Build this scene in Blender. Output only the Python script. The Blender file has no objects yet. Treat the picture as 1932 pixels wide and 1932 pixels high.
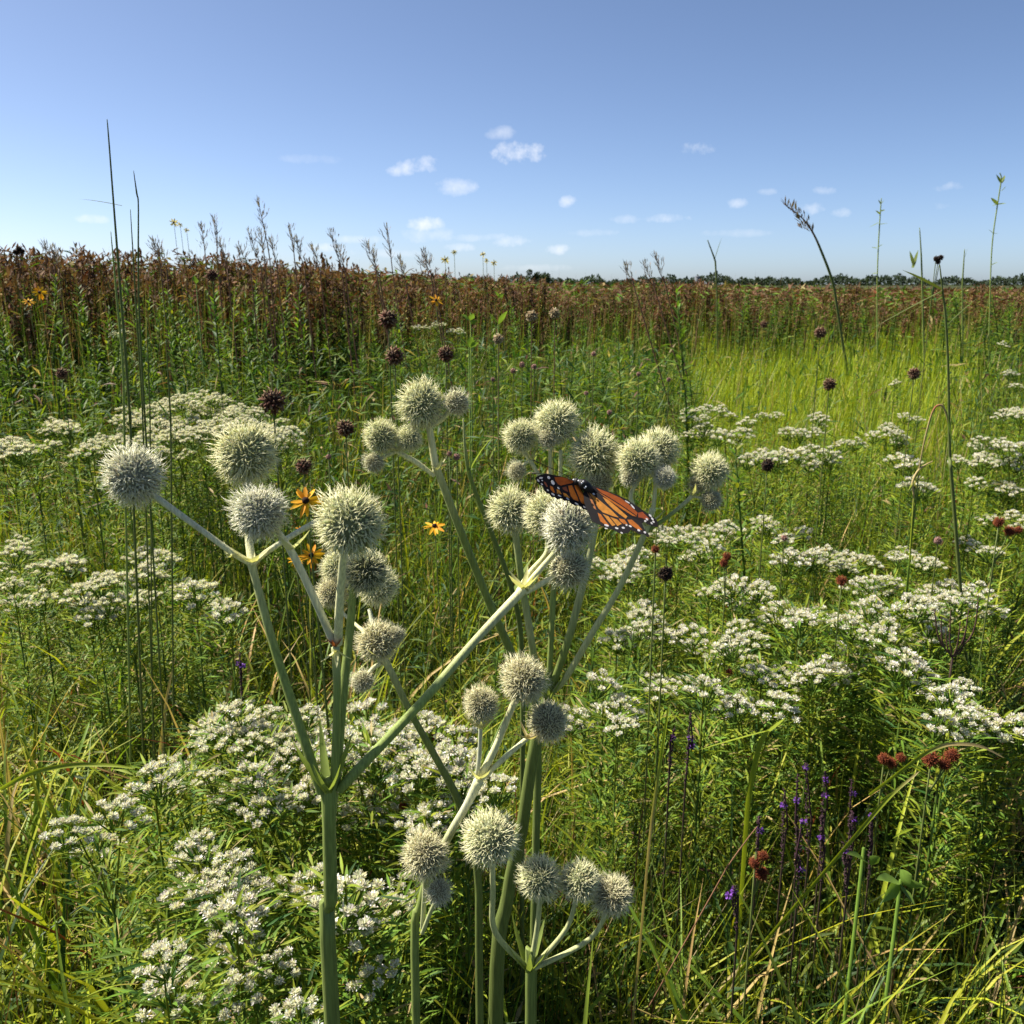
import bpy, math, random
import numpy as np
from mathutils import Vector
random.seed(7)
rng = np.random.default_rng(11)
sc = bpy.context.scene
COL = sc.collection
R = math.radians
F = 1673.0
H = 1.25
PIT = R(14.42)
cP, sP = math.cos(PIT), math.sin(PIT)

def ray(x, y):
    dx, dv = (x - 966) / F, (966 - y) / F
    return np.array([dx, cP + dv * sP, -sP + dv * cP])
def P(x, y, Y):                       # the world point on a sight line at forward distance Y
    d = ray(x, y)
    return np.array([0, 0, H]) + d * (Y / d[1])
def PH(x, y, h):                      # the world point on a sight line at height h
    d = ray(x, y)
    return np.array([0, 0, H]) + d * ((h - H) / d[2])

# ------------------------------------------------------------------ materials
def foliage_mat(name, trans=0.35, rough=0.5, spec=0.35, vary=0.25, nscale=60.0):
    m = bpy.data.materials.new(name); m.use_nodes = True
    nt = m.node_tree; N = nt.nodes; L = nt.links
    N.clear()
    out = N.new('ShaderNodeOutputMaterial')
    att = N.new('ShaderNodeAttribute'); att.attribute_name = 'Col'
    geo = N.new('ShaderNodeTexCoord')
    nz = N.new('ShaderNodeTexNoise'); nz.inputs['Scale'].default_value = nscale; nz.inputs['Detail'].default_value = 3
    L.new(geo.outputs['Object'], nz.inputs['Vector'])
    mr = N.new('ShaderNodeMapRange'); mr.inputs['From Min'].default_value = .3; mr.inputs['From Max'].default_value = .7
    mr.inputs['To Min'].default_value = 1 - vary; mr.inputs['To Max'].default_value = 1 + vary
    L.new(nz.outputs['Fac'], mr.inputs['Value'])
    mul = N.new('ShaderNodeVectorMath'); mul.operation = 'SCALE'
    L.new(att.outputs['Color'], mul.inputs[0]); L.new(mr.outputs[0], mul.inputs['Scale'])
    pb = N.new('ShaderNodeBsdfPrincipled')
    pb.inputs['Roughness'].default_value = rough
    pb.inputs['Specular IOR Level'].default_value = spec
    L.new(mul.outputs[0], pb.inputs['Base Color'])
    if trans > 0:
        tr = N.new('ShaderNodeBsdfTranslucent')
        tint = N.new('ShaderNodeVectorMath'); tint.operation = 'MULTIPLY'
        tint.inputs[1].default_value = (1.25, 1.25, .6)
        L.new(mul.outputs[0], tint.inputs[0]); L.new(tint.outputs[0], tr.inputs['Color'])
        mx = N.new('ShaderNodeMixShader'); mx.inputs[0].default_value = trans
        L.new(pb.outputs[0], mx.inputs[1]); L.new(tr.outputs[0], mx.inputs[2])
        L.new(mx.outputs[0], out.inputs['Surface'])
    else:
        L.new(pb.outputs[0], out.inputs['Surface'])
    return m
M_LEAF = foliage_mat('leaf_surface', .38, .58, .22)
M_GRASS = foliage_mat('grass_surface', .36, .5, .26, .2, 25)
M_DRY = foliage_mat('dry_plant_surface', .2, .75, .15, .35, 40)
M_STEM = foliage_mat('waxy_stem_surface', 0, .62, .2, .16, 55)
def ridged():
    m = foliage_mat('ridged_stalk_surface', 0, .6, .22, .26, 1); nt = m.node_tree
    nz = [n for n in nt.nodes if n.type == 'TEX_NOISE'][0]; tcn = [n for n in nt.nodes if n.type == 'TEX_COORD'][0]
    mp = nt.nodes.new('ShaderNodeMapping'); mp.inputs['Scale'].default_value = (900, 900, 45)
    nt.links.new(tcn.outputs['Object'], mp.inputs[0]); nt.links.new(mp.outputs[0], nz.inputs['Vector'])
    bp = nt.nodes.new('ShaderNodeBump'); bp.inputs['Strength'].default_value = .35; bp.inputs['Distance'].default_value = .0006
    nt.links.new(nz.outputs['Fac'], bp.inputs['Height'])
    nt.links.new(bp.outputs[0], [n for n in nt.nodes if n.type == 'BSDF_PRINCIPLED'][0].inputs['Normal'])
    return m
M_RIDGE = ridged()
M_BALL = foliage_mat('flower_ball_surface', .22, .7, .15, .12, 200)
M_PETAL = foliage_mat('petal_surface', .3, .6, .2, .1, 100)
M_DARK = foliage_mat('insect_surface', 0, .6, .3, .2, 900)
M_WING = foliage_mat('wing_surface', .35, .5, .25, .18, 420)

def simple(name, col, rough=.8, noise=None):
    m = bpy.data.materials.new(name); m.use_nodes = True
    nt = m.node_tree; b = nt.nodes['Principled BSDF']
    b.inputs['Base Color'].default_value = (*col, 1); b.inputs['Roughness'].default_value = rough; b.inputs['Specular IOR Level'].default_value = .1
    if noise:
        tc = nt.nodes.new('ShaderNodeTexCoord'); nz = nt.nodes.new('ShaderNodeTexNoise'); cr = nt.nodes.new('ShaderNodeValToRGB')
        nz.inputs['Scale'].default_value = noise[0]; nz.inputs['Detail'].default_value = 8
        nt.links.new(tc.outputs['Object'], nz.inputs['Vector']); nt.links.new(nz.outputs['Fac'], cr.inputs[0])
        cr.color_ramp.elements[0].position = .35; cr.color_ramp.elements[1].position = .7
        cr.color_ramp.elements[0].color = (*col, 1); cr.color_ramp.elements[1].color = (*noise[1], 1)
        nt.links.new(cr.outputs[0], b.inputs['Base Color'])
    return m

# ------------------------------------------------------------------ mesh helpers
class MB:
    """collects geometry with a colour per vertex, and links it as ONE mesh object"""
    def __init__(s): s.V = []; s.Q = []; s.T = []; s.C = []; s.n = 0
    def add(s, V, C, quads=None, tris=None):
        V = np.asarray(V, float).reshape(-1, 3); C = np.asarray(C, float)
        if C.ndim == 1: C = np.tile(C, (len(V), 1))
        s.V.append(V); s.C.append(C)
        if quads is not None and len(quads): s.Q.append(np.asarray(quads, int).reshape(-1, 4) + s.n)
        if tris is not None and len(tris): s.T.append(np.asarray(tris, int).reshape(-1, 3) + s.n)
        s.n += len(V)
    def mesh(s, name, mat, smooth=False, off=None):
        V = np.concatenate(s.V); C = np.concatenate(s.C)
        if off is not None: V = V - np.asarray(off)
        Q = np.concatenate(s.Q) if s.Q else np.zeros((0, 4), int)
        T = np.concatenate(s.T) if s.T else np.zeros((0, 3), int)
        me = bpy.data.meshes.new(name)
        me.vertices.add(len(V)); me.vertices.foreach_set('co', V.astype(np.float32).ravel())
        nl = 4 * len(Q) + 3 * len(T)
        me.loops.add(nl); me.loops.foreach_set('vertex_index', np.concatenate([Q.ravel(), T.ravel()]).astype(np.int32))
        me.polygons.add(len(Q) + len(T))
        ls = np.concatenate([np.arange(len(Q)) * 4, 4 * len(Q) + np.arange(len(T)) * 3]).astype(np.int32)
        me.polygons.foreach_set('loop_start', ls)
        a = me.color_attributes.new('Col', 'FLOAT_COLOR', 'POINT')
        a.data.foreach_set('color', np.concatenate([C, np.ones((len(C), 1))], 1).astype(np.float32).ravel())
        me.update(calc_edges=True)
        if smooth: me.polygons.foreach_set('use_smooth', np.ones(len(Q) + len(T), bool))
        me.materials.append(mat)
        return me

def link(name, me, parent=None, loc=(0, 0, 0), rot=(0, 0, 0), scl=None):
    o = bpy.data.objects.new(name, me); COL.objects.link(o)
    if parent: o.parent = parent
    o.location = loc; o.rotation_euler = rot
    if scl is not None: o.scale = (scl,) * 3 if np.isscalar(scl) else scl
    return o
def tag(o, label=None, cat=None, group=None, kind=None):
    if label: o['label'] = label
    if cat: o['category'] = cat
    if group: o['group'] = group
    if kind: o['kind'] = kind
    return o
def thing(name, label, cat, loc, group=None, rz=0, scl=None):
    return tag(link(name, None, None, tuple(loc), (0, 0, rz), scl), label, cat, group)

def nrm(a): return a / np.maximum(np.linalg.norm(a, axis=-1, keepdims=True), 1e-9)

def ribbons(mb, base, d, L, W, prof, col, droop=.0, hd=None, fold=0., curve=None, roll=None, tipcol=None):
    """many blades/leaves: base (N,3), direction d (N,3), length, width; parabolic droop; optional V fold"""
    base = np.asarray(base, float); N_ = len(base)
    if N_ == 0: return
    d = nrm(np.broadcast_to(np.asarray(d, float), (N_, 3)).copy())
    L = np.broadcast_to(L, (N_,)).astype(float); W = np.broadcast_to(W, (N_,)).astype(float)
    dr = np.broadcast_to(droop, (N_,)).astype(float)
    K = len(prof) - 1; t = np.linspace(0, 1, K + 1)
    hz = d.copy(); hz[:, 2] = 0
    bad = np.linalg.norm(hz, axis=1) < .05
    ang = rng.uniform(0, 6.283, N_)
    hz[bad] = np.stack([np.cos(ang), np.sin(ang), ang * 0], 1)[bad]
    hz = nrm(hz)
    gv = -np.array([0, 0, 1.0]) * .85 + hz * .35
    p = base[:, None] + d[:, None] * (L[:, None] * t)[..., None] + gv[:, None] * ((dr * L)[:, None] * t ** 2.2)[..., None]
    ro = rng.uniform(-.6, .6, N_) if roll is None else np.broadcast_to(roll, (N_,))
    side0 = nrm(np.cross(hz, [0, 0, 1.0])); up0 = nrm(np.cross(side0, d))
    side = side0 * np.cos(ro)[:, None] + up0 * np.sin(ro)[:, None]
    nor = nrm(np.cross(side, d))
    w = W[:, None] * np.asarray(prof) * .5
    col = np.broadcast_to(col, (N_, 3))
    if fold:
        V = np.stack([p - side[:, None] * w[..., None], p - nor[:, None] * (w * fold)[..., None], p + side[:, None] * w[..., None]], 2)
        nc = 3
    else:
        V = np.stack([p - side[:, None] * w[..., None], p + side[:, None] * w[..., None]], 2); nc = 2
    C = np.repeat(col[:, None, :], (K + 1) * nc, 1)
    if tipcol is not None:
        tt = np.repeat(t, nc)[None, :, None] ** 1.5
        C = C * (1 - tt) + np.broadcast_to(tipcol, (N_, 3))[:, None] * tt
    n1 = (K + 1) * nc
    q = []
    for k in range(K):
        for c in range(nc - 1):
            a = k * nc + c
            q.append([a, a + 1, a + nc + 1, a + nc])
    Q = (np.arange(N_) * n1)[:, None, None] + np.array(q)[None]
    mb.add(V.reshape(-1, 3), C.reshape(-1, 3), quads=Q.reshape(-1, 4))

def tube(mb, pts, rad, col, n=7, cap=True, smooth_path=0):
    pts = np.array([np.asarray(p, float) for p in pts]); m = len(pts)
    rad = np.broadcast_to(rad, (m,)).astype(float); col = np.asarray(col, float)
    if col.ndim == 2 and len(col) != m: col = np.stack([np.interp(np.linspace(0, 1, m), np.linspace(0, 1, len(col)), col[:, k]) for k in range(3)], 1)
    col = np.broadcast_to(col, (m, 3))
    if smooth_path and m > 2:
        t = np.arange(m); tn = np.linspace(0, m - 1, (m - 1) * smooth_path + 1)
        out = []
        for x in tn:
            i = min(int(x), m - 2); u = x - i
            p0, p1, p2, p3 = pts[max(i - 1, 0)], pts[i], pts[i + 1], pts[min(i + 2, m - 1)]
            out.append(.5 * ((2 * p1) + (p2 - p0) * u + (2 * p0 - 5 * p1 + 4 * p2 - p3) * u * u + (3 * p1 - p0 - 3 * p2 + p3) * u ** 3))
        rad = np.interp(tn, t, rad); col = np.stack([np.interp(tn, t, col[:, k]) for k in range(3)], 1)
        pts = np.array(out); m = len(pts)
    tg = nrm(np.gradient(pts, axis=0))
    ref = np.array([.3, 1, .1]) if abs(tg[0][1]) < .8 else np.array([1, .1, .3])
    V = []
    for i in range(m):
        s = np.cross(tg[i], ref); s /= np.linalg.norm(s) + 1e-9; u = np.cross(s, tg[i])
        a = np.arange(n) * 2 * math.pi / n
        V.append(pts[i] + rad[i] * (np.cos(a)[:, None] * s + np.sin(a)[:, None] * u))
    V = np.concatenate(V); C = np.repeat(col, n, 0)
    q = [[i * n + j, i * n + (j + 1) % n, (i + 1) * n + (j + 1) % n, (i + 1) * n + j] for i in range(m - 1) for j in range(n)]
    tr = []
    if cap:
        V = np.concatenate([V, pts[-1:] + tg[-1] * rad[-1] * .6]); C = np.concatenate([C, col[-1:]])
        tr = [[(m - 1) * n + j, (m - 1) * n + (j + 1) % n, m * n] for j in range(n)]
    mb.add(V, C, quads=q, tris=tr)

def fib(n, jit=.0):
    i = np.arange(n) + .5
    ph = np.arccos(1 - 2 * i / n); th = math.pi * (1 + 5 ** .5) * i
    v = np.stack([np.cos(th) * np.sin(ph), np.sin(th) * np.sin(ph), np.cos(ph)], 1)
    return nrm(v + rng.normal(0, jit, (n, 3)))

def spikes(mb, base, d, L, r, col, tip, bend=.25, bmid=None):
    """many thin three-sided thorns, bent once"""
    N_ = len(base); d = nrm(d)
    L = np.broadcast_to(L, (N_,)); r = np.broadcast_to(r, (N_,))
    s = nrm(np.cross(d, nrm(rng.normal(size=(N_, 3))))); u = np.cross(d, s)
    bv = (s * np.cos(ang := rng.uniform(0, 6.28, N_))[:, None] + u * np.sin(ang)[:, None]) * (rng.uniform(0, bend, N_) * L)[:, None]
    mid = base + d * (L * .55)[:, None] + bv * .25
    tp = base + d * (L * .97)[:, None] + bv
    V = []
    for k in range(3):
        a = k * 2.0944; V.append(base + (s * math.cos(a) + u * math.sin(a)) * r[:, None])
    for k in range(3):
        a = k * 2.0944; V.append(mid + (s * math.cos(a) + u * math.sin(a)) * (r * .75)[:, None])
    V.append(tp)
    V = np.stack(V, 1)
    col = np.broadcast_to(col, (N_, 3)); tip = np.broadcast_to(tip, (N_, 3))
    C = np.stack([col] * 3 + [(col + tip) / 2] * 3 + [tip], 1)
    o = (np.arange(N_) * 7)[:, None, None]
    q = np.array([[0, 1, 4, 3], [1, 2, 5, 4], [2, 0, 3, 5]]); t = np.array([[3, 4, 6], [4, 5, 6], [5, 3, 6]])
    mb.add(V.reshape(-1, 3), C.reshape(-1, 3), quads=(o + q).reshape(-1, 4), tris=(o + t).reshape(-1, 3))

def sphere(mb, c, r, col, nu=14, nv=9, sq=(1, 1, 1), bump=0):
    V = []; 
    for j in range(nv + 1):
        for i in range(nu):
            a, b = 2 * math.pi * i / nu, math.pi * j / nv
            k = 1 + random.uniform(-bump, bump)
            V.append((c[0] + r * sq[0] * k * math.cos(a) * math.sin(b), c[1] + r * sq[1] * k * math.sin(a) * math.sin(b), c[2] + r * sq[2] * k * math.cos(b)))
    q = [[j * nu + i, j * nu + (i + 1) % nu, (j + 1) * nu + (i + 1) % nu, (j + 1) * nu + i] for j in range(nv) for i in range(nu)]
    mb.add(V, col, quads=q)

def lf(x, y, s=1., o=0.):              # smooth pseudo-noise over the ground, -1..1
    return (np.sin(x * 1.7 * s + 1.3 + o) * np.cos(y * 1.1 * s + o * 2) + np.sin(x * .6 * s + y * 1.9 * s + 2.1 * o + .5) + .6 * np.sin(x * 4.1 * s - y * 3.3 * s + o)) / 2.6

# ------------------------------------------------------------------ colours (linear)
YG = np.array([.225, .275, .020]); MG = np.array([.092, .158, .018]); DG = np.array([.024, .062, .012])
STRAW = np.array([.36, .28, .12]); BRN = np.array([.135, .070, .038]); RUST = np.array([.20, .055, .022])
CREAM = np.array([.66, .66, .47]); STEMG = np.array([.19, .24, .06]); STEMC = np.array([.64, .62, .34])

# ------------------------------------------------------------------ camera, sky, sun
cd = bpy.data.cameras.new('camera'); cam = bpy.data.objects.new('camera', cd); COL.objects.link(cam)
cam.location = (0, 0, H); cam.rotation_euler = (R(90) - PIT, 0, 0)
cd.sensor_width = 36; cd.sensor_fit = 'HORIZONTAL'; cd.lens = 36 * F / 1932
cd.clip_start = .05; cd.clip_end = 6000
cd.dof.use_dof = True; cd.dof.focus_distance = .66; cd.dof.aperture_fstop = 32
sc.camera = cam

SUN_AZ, SUN_EL = R(-70), R(50)      # azimuth measured from +Y towards +X
sv = Vector((math.sin(SUN_AZ) * math.cos(SUN_EL), math.cos(SUN_AZ) * math.cos(SUN_EL), math.sin(SUN_EL)))
sl = bpy.data.lights.new('sun', 'SUN'); so = bpy.data.objects.new('sun', sl); COL.objects.link(so)
sl.energy = 5.0; sl.angle = R(.53); sl.color = (1, .94, .83)
so.rotation_euler = sv.to_track_quat('Z', 'Y').to_euler(); so.location = (-4, 2, 6)

w = bpy.data.worlds.new('World'); sc.world = w; w.use_nodes = True
nt = w.node_tree; N = nt.nodes; L = nt.links
bg = N['Background']; bg.inputs['Strength'].default_value = .078
sky = N.new('ShaderNodeTexSky'); sky.sky_type = 'NISHITA'; sky.sun_disc = False
sky.sun_elevation = SUN_EL; sky.sun_rotation = SUN_AZ; sky.altitude = 200
sky.air_density = .5; sky.dust_density = .9; sky.ozone_density = 2.4
tc = N.new('ShaderNodeTexCoord'); sep = N.new('ShaderNodeSeparateXYZ')
L.new(tc.outputs['Generated'], sep.inputs[0])
def mth(op, a, b=None, c=None, clamp=False):
    n = N.new('ShaderNodeMath'); n.operation = op; n.use_clamp = clamp
    for i, v in enumerate((a, b, c)):
        if v is None: continue
        if isinstance(v, (int, float)): n.inputs[i].default_value = v
        else: L.new(v, n.inputs[i])
    return n.outputs[0]
az = mth('ARCTAN2', sep.outputs[0], sep.outputs[1]); el = mth('ARCSINE', sep.outputs[2])
n1 = N.new('ShaderNodeTexNoise'); n1.inputs['Scale'].default_value = 42; n1.inputs['Detail'].default_value = 9; n1.inputs['Roughness'].default_value = .62
L.new(tc.outputs['Generated'], n1.inputs['Vector'])
n2 = N.new('ShaderNodeTexNoise'); n2.inputs['Scale'].default_value = 14; n2.inputs['Detail'].default_value = 4
L.new(tc.outputs['Generated'], n2.inputs['Vector'])
nn = mth('ADD', mth('MULTIPLY', mth('SUBTRACT', n1.outputs['Fac'], .5), 3.4), mth('MULTIPLY', mth('SUBTRACT', n2.outputs['Fac'], .5), 1.2))
CL = [(980, 291, 58, 25, .8), (958, 281, 26, 16, .6), (1010, 298, 30, 13, .6), (778, 316, 48, 20, .6), (805, 304, 26, 14, .6), (752, 322, 26, 12, .5), (862, 352, 60, 17, .4), (1315, 281, 34, 15, .42), (948, 252, 30, 13, .3),
      (1073, 380, 24, 12, .5), (797, 424, 40, 17, .65), (800, 444, 75, 17, .33), (866, 468, 42, 10, .4), (965, 456, 48, 13, .42),
      (1055, 470, 30, 11, .5), (1252, 412, 54, 11, .38), (1185, 414, 34, 9, .25), (1393, 383, 20, 10, .38), (1446, 362, 20, 7, .25),
      (1555, 360, 22, 9, .33), (1534, 394, 24, 15, .42), (1590, 401, 24, 10, .3), (1795, 353, 26, 10, .28), (1780, 388, 27, 8, .22),
      (175, 413, 36, 9, .4), (690, 452, 60, 8, .28), (905, 448, 70, 9, .3), (740, 478, 90, 9, .25), (1110, 440, 60, 8, .2), (1010, 505, 90, 8, .22), (1400, 440, 70, 8, .16), (590, 300, 60, 10, .14), (606, 466, 34, 10, .5)]
tot = None
for (x, y, ww, hh, st) in CL:
    d = ray(x, y); d = d / np.linalg.norm(d)
    a0, e0 = math.atan2(d[0], d[1]), math.asin(d[2])
    da = mth('DIVIDE', mth('SUBTRACT', az, a0), ww / F); de = mth('DIVIDE', mth('SUBTRACT', el, e0), hh / F)
    r2 = mth('ADD', mth('MULTIPLY', da, da), mth('MULTIPLY', de, de))
    v = mth('MULTIPLY', mth('ADD', mth('SUBTRACT', .7, r2), nn), .85, clamp=True)
    keep = mth('MULTIPLY', mth('SUBTRACT', 2.3, r2), 1.0, clamp=True)
    v = mth('MULTIPLY', mth('MULTIPLY', v, keep), min(1, st * 1.15))
    tot = v if tot is None else mth('MAXIMUM', tot, v)
mx = N.new('ShaderNodeMix'); mx.data_type = 'RGBA'
L.new(tot, mx.inputs['Factor']); L.new(sky.outputs[0], mx.inputs['A'])
mx.inputs['B'].default_value = (6.6, 6.7, 7.0, 1)
L.new(mx.outputs['Result'], bg.inputs['Color'])
sc.view_settings.view_transform = 'Standard'; sc.view_settings.look = 'None'
sc.view_settings.exposure = 1.12; sc.view_settings.gamma = 1
sc.cycles.max_bounces = 4; sc.cycles.diffuse_bounces = 2; sc.cycles.transmission_bounces = 2; sc.cycles.glossy_bounces = 1
sc.cycles.use_denoising = True

# ------------------------------------------------------------------ ground
mb = MB()
S = 3000; g = np.linspace(-1, 1, 41); g = np.sign(g) * np.abs(g) ** 3 * S
gx, gy = np.meshgrid(g, g); gz = np.where(np.hypot(gx, gy) > 80, .25 * lf(gx / 90, gy / 90), 0)
idx = np.arange(41 * 41).reshape(41, 41)
mb.add(np.stack([gx.ravel(), gy.ravel(), gz.ravel()], 1), np.ones(3),
       quads=np.stack([idx[:-1, :-1], idx[:-1, 1:], idx[1:, 1:], idx[1:, :-1]], -1).reshape(-1, 4))
go = link('ground', mb.mesh('ground', simple('soil_and_litter', (.022, .026, .012), .95, (.35, (.06, .075, .022)))))
tag(go, 'dark soil under the prairie plants running to the horizon', kind='structure')

# ------------------------------------------------------------------ meadow cover (uncountable)
def scatter(n, r0, r1, a=52, pw=0.):
    t = rng.random(n)
    if pw: t = t ** pw
    r = np.exp(math.log(r0) + t * math.log(r1 / r0)); an = np.radians(rng.uniform(-a, a, n))
    return np.stack([r * np.sin(an), r * np.cos(an), 0 * r], 1), r
def dirs(n, lean):
    a = rng.uniform(0, 6.283, n); l = np.abs(rng.normal(0, lean, n)) if np.isscalar(lean) else np.abs(rng.normal(0, 1, n)) * lean
    return nrm(np.stack([np.cos(a) * l, np.sin(a) * l, np.ones(n)], 1))
def mixcol(n, pal, w, jit=.22):
    pal = np.array(pal); c = pal[rng.choice(len(pal), n, p=np.array(w) / sum(w))]
    return c * rng.uniform(1 - jit, 1 + jit, (n, 1)) * rng.uniform(.93, 1.07, (n, 3))

# short blades everywhere
b, r = scatter(330000, .42, 60, pw=.9)
n = len(b); x, y = b[:, 0], b[:, 1]; u = x / y
tone = lf(x, y, 1.1)
bright = (u > .2) & (u < .52) & (y > 3.6) & (y < 19)
warm = (y > 1.15) & (y < 2.9)
c = mixcol(n, [YG, MG, DG, STRAW, BRN], [28, 33, 27, 7, 5])
c2 = mixcol(n, [YG * [1.28, 1.25, 1.0], MG * 1.4, STRAW], [68, 26, 6], .15)
c[bright] = c2[bright]
c3 = mixcol(n, [YG, MG, STRAW, RUST * .7], [60, 26, 9, 5]); ww = warm & (tone > -.1); c[ww] = c3[ww]
dk = (~bright) & (tone < -.35); c[dk] *= .65
Ln = rng.uniform(.34, .70, n) * (1 + .18 * tone) * np.where(y > 3, 1.15, 1) * np.where(r < .75, .7, 1)
Ln = np.where(bright, rng.uniform(.5, .72, n), Ln)
tall = (u < .1) & (y > 3.6) & (y < 7.5); Ln = np.where(tall, Ln * 1.22, Ln); c[tall] *= .8
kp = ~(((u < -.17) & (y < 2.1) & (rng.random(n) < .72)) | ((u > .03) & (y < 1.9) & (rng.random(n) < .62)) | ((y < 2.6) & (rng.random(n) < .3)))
nz_ = ((u < -.17) | (u > .03)) & (y < 1.9); c[nz_] *= .62  # near grass darkened: deep shade between the bright sedge, painted in
b, r, c, Ln, bright, u, y = b[kp], r[kp], c[kp], Ln[kp], bright[kp], u[kp], y[kp]; n = len(b)
mb = MB()
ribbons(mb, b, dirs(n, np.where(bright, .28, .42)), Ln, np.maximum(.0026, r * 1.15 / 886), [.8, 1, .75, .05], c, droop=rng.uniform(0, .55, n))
tag(link('meadow_grass', mb.mesh('meadow_grass', M_GRASS)), 'fine green and yellow grass filling the whole prairie', 'grass', kind='stuff')

# low leafy undergrowth
b, r = scatter(150000, .42, 45, pw=.85)
n = len(b); x, y = b[:, 0], b[:, 1]; u = x / y
tone = lf(x, y, .9, 2.)
hh = .05 + .40 * rng.random(n) ** .9 * (1 + .15 * tone) * np.where(y > 2.6, 1.25, 1)
zoneL = (u < .17) & (y > 2.2) & (y < 7)
hh = np.where(zoneL, .05 + .8 * rng.random(n), hh)
keep = ~((u > .2) & (u < .5) & (y > 4.2) & (y < 18) & (rng.random(n) < .8))
keep &= ~((u < -.17) & (y < 2.0) & (rng.random(n) < .8)); keep &= ~((u > .05) & (y < 1.5) & (rng.random(n) < .55))
b[:, 2] = hh
dd = nrm(np.stack([rng.normal(0, 1, n), rng.normal(0, 1, n), rng.uniform(-.1, 1.3, n)], 1))
c = mixcol(n, [YG * .8, MG, DG * 1.3, STRAW, BRN], [16, 42, 34, 4, 4])
sz = np.maximum(1, r / 1.7)
nz_ = ((u < -.17) | (u > .05)) & (y < 1.9); c[nz_] *= .7  # near leaves darkened too, painted shade behind the bright blades
b, dd, c, sz = b[keep], dd[keep], c[keep], sz[keep]; n = len(b)
mb = MB()
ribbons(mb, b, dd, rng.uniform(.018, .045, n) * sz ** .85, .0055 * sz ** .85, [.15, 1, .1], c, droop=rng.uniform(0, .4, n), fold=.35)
tag(link('leafy_undergrowth', mb.mesh('leafy_undergrowth', M_LEAF)), 'small leaved green undergrowth between the grasses', 'undergrowth', kind='stuff')

# broad sedge blades in the foreground: left corner and right side
def sedge(n, ur, yr, name, label, lean=.36, Lr=(.6, 1.0), W=.0062, pal=None, dr=(.1, .7), topmax=.98):
    u = rng.uniform(*ur, n); y = np.exp(rng.uniform(math.log(yr[0]), math.log(yr[1]), n))
    b = np.stack([u * y, y, 0 * y], 1)
    # tufts: snap to tuft centres
    k = rng.integers(0, n // 12, n); cu = rng.uniform(*ur, n // 9 + 1); cy = np.exp(rng.uniform(math.log(yr[0]), math.log(yr[1]), n // 9 + 1))
    tb = np.stack([cu * cy, cy, 0 * cy], 1)[k] + np.concatenate([rng.normal(0, .022, (n, 2)), np.zeros((n, 1))], 1)
    sel = rng.random(n) < .88; b[sel] = tb[sel]
    b[:, 1] = np.maximum(b[:, 1], .3)
    c = mixcol(n, pal if pal is not None else [YG, MG * 1.15, DG, STRAW, RUST * .8], [44, 34, 10, 10, 2], .2) * 1.12
    mb = MB()
    ribbons(mb, b, dirs(n, lean), np.minimum(rng.uniform(*Lr, n), topmax), rng.uniform(.6, 1.25, n) * W, [.55, .85, 1, .95, .7, .4, .03], c,
            droop=rng.uniform(*dr, n), fold=.4, tipcol=c * [1.3, 1.1, .9])
    tag(link(name, mb.mesh(name, M_GRASS)), label, 'grass', kind='stuff')
sedge(6200, (-1.0, -.15), (.68, 1.8), 'broad_sedge', 'broad arching yellow-green blades in the lower left corner', W=.0084, lean=.5, dr=(.3, 1.2))
sedge(3600, (.0, .95), (.6, 2.3), 'arching_grass', 'long arching green blades in the lower right', W=.0084, lean=.85, Lr=(.5, .95), dr=(.3, 1.1))
sedge(5200, (-.3, .6), (.9, 2.8), 'long_grass', 'thin bent grass blades behind the ball-headed plants', W=.0044, lean=.6, Lr=(.5, .85), dr=(.3, 1.0))
sedge(4500, (-.95, .95), (2.0, 6), 'tall_meadow_grass', 'taller grass blades in the middle of the meadow', W=.006, lean=.4, Lr=(.5, .95), topmax=.9)

sedge(1500, (.06, .75), (.55, 1.05), 'foreground_grass', 'bright arching blades crossing low in the right foreground', W=.0068, lean=.95, Lr=(.6, .95), dr=(.35, 1.0), pal=[YG * 1.1, MG * 1.3, DG * 1.3, STRAW * .8, STRAW])
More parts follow.
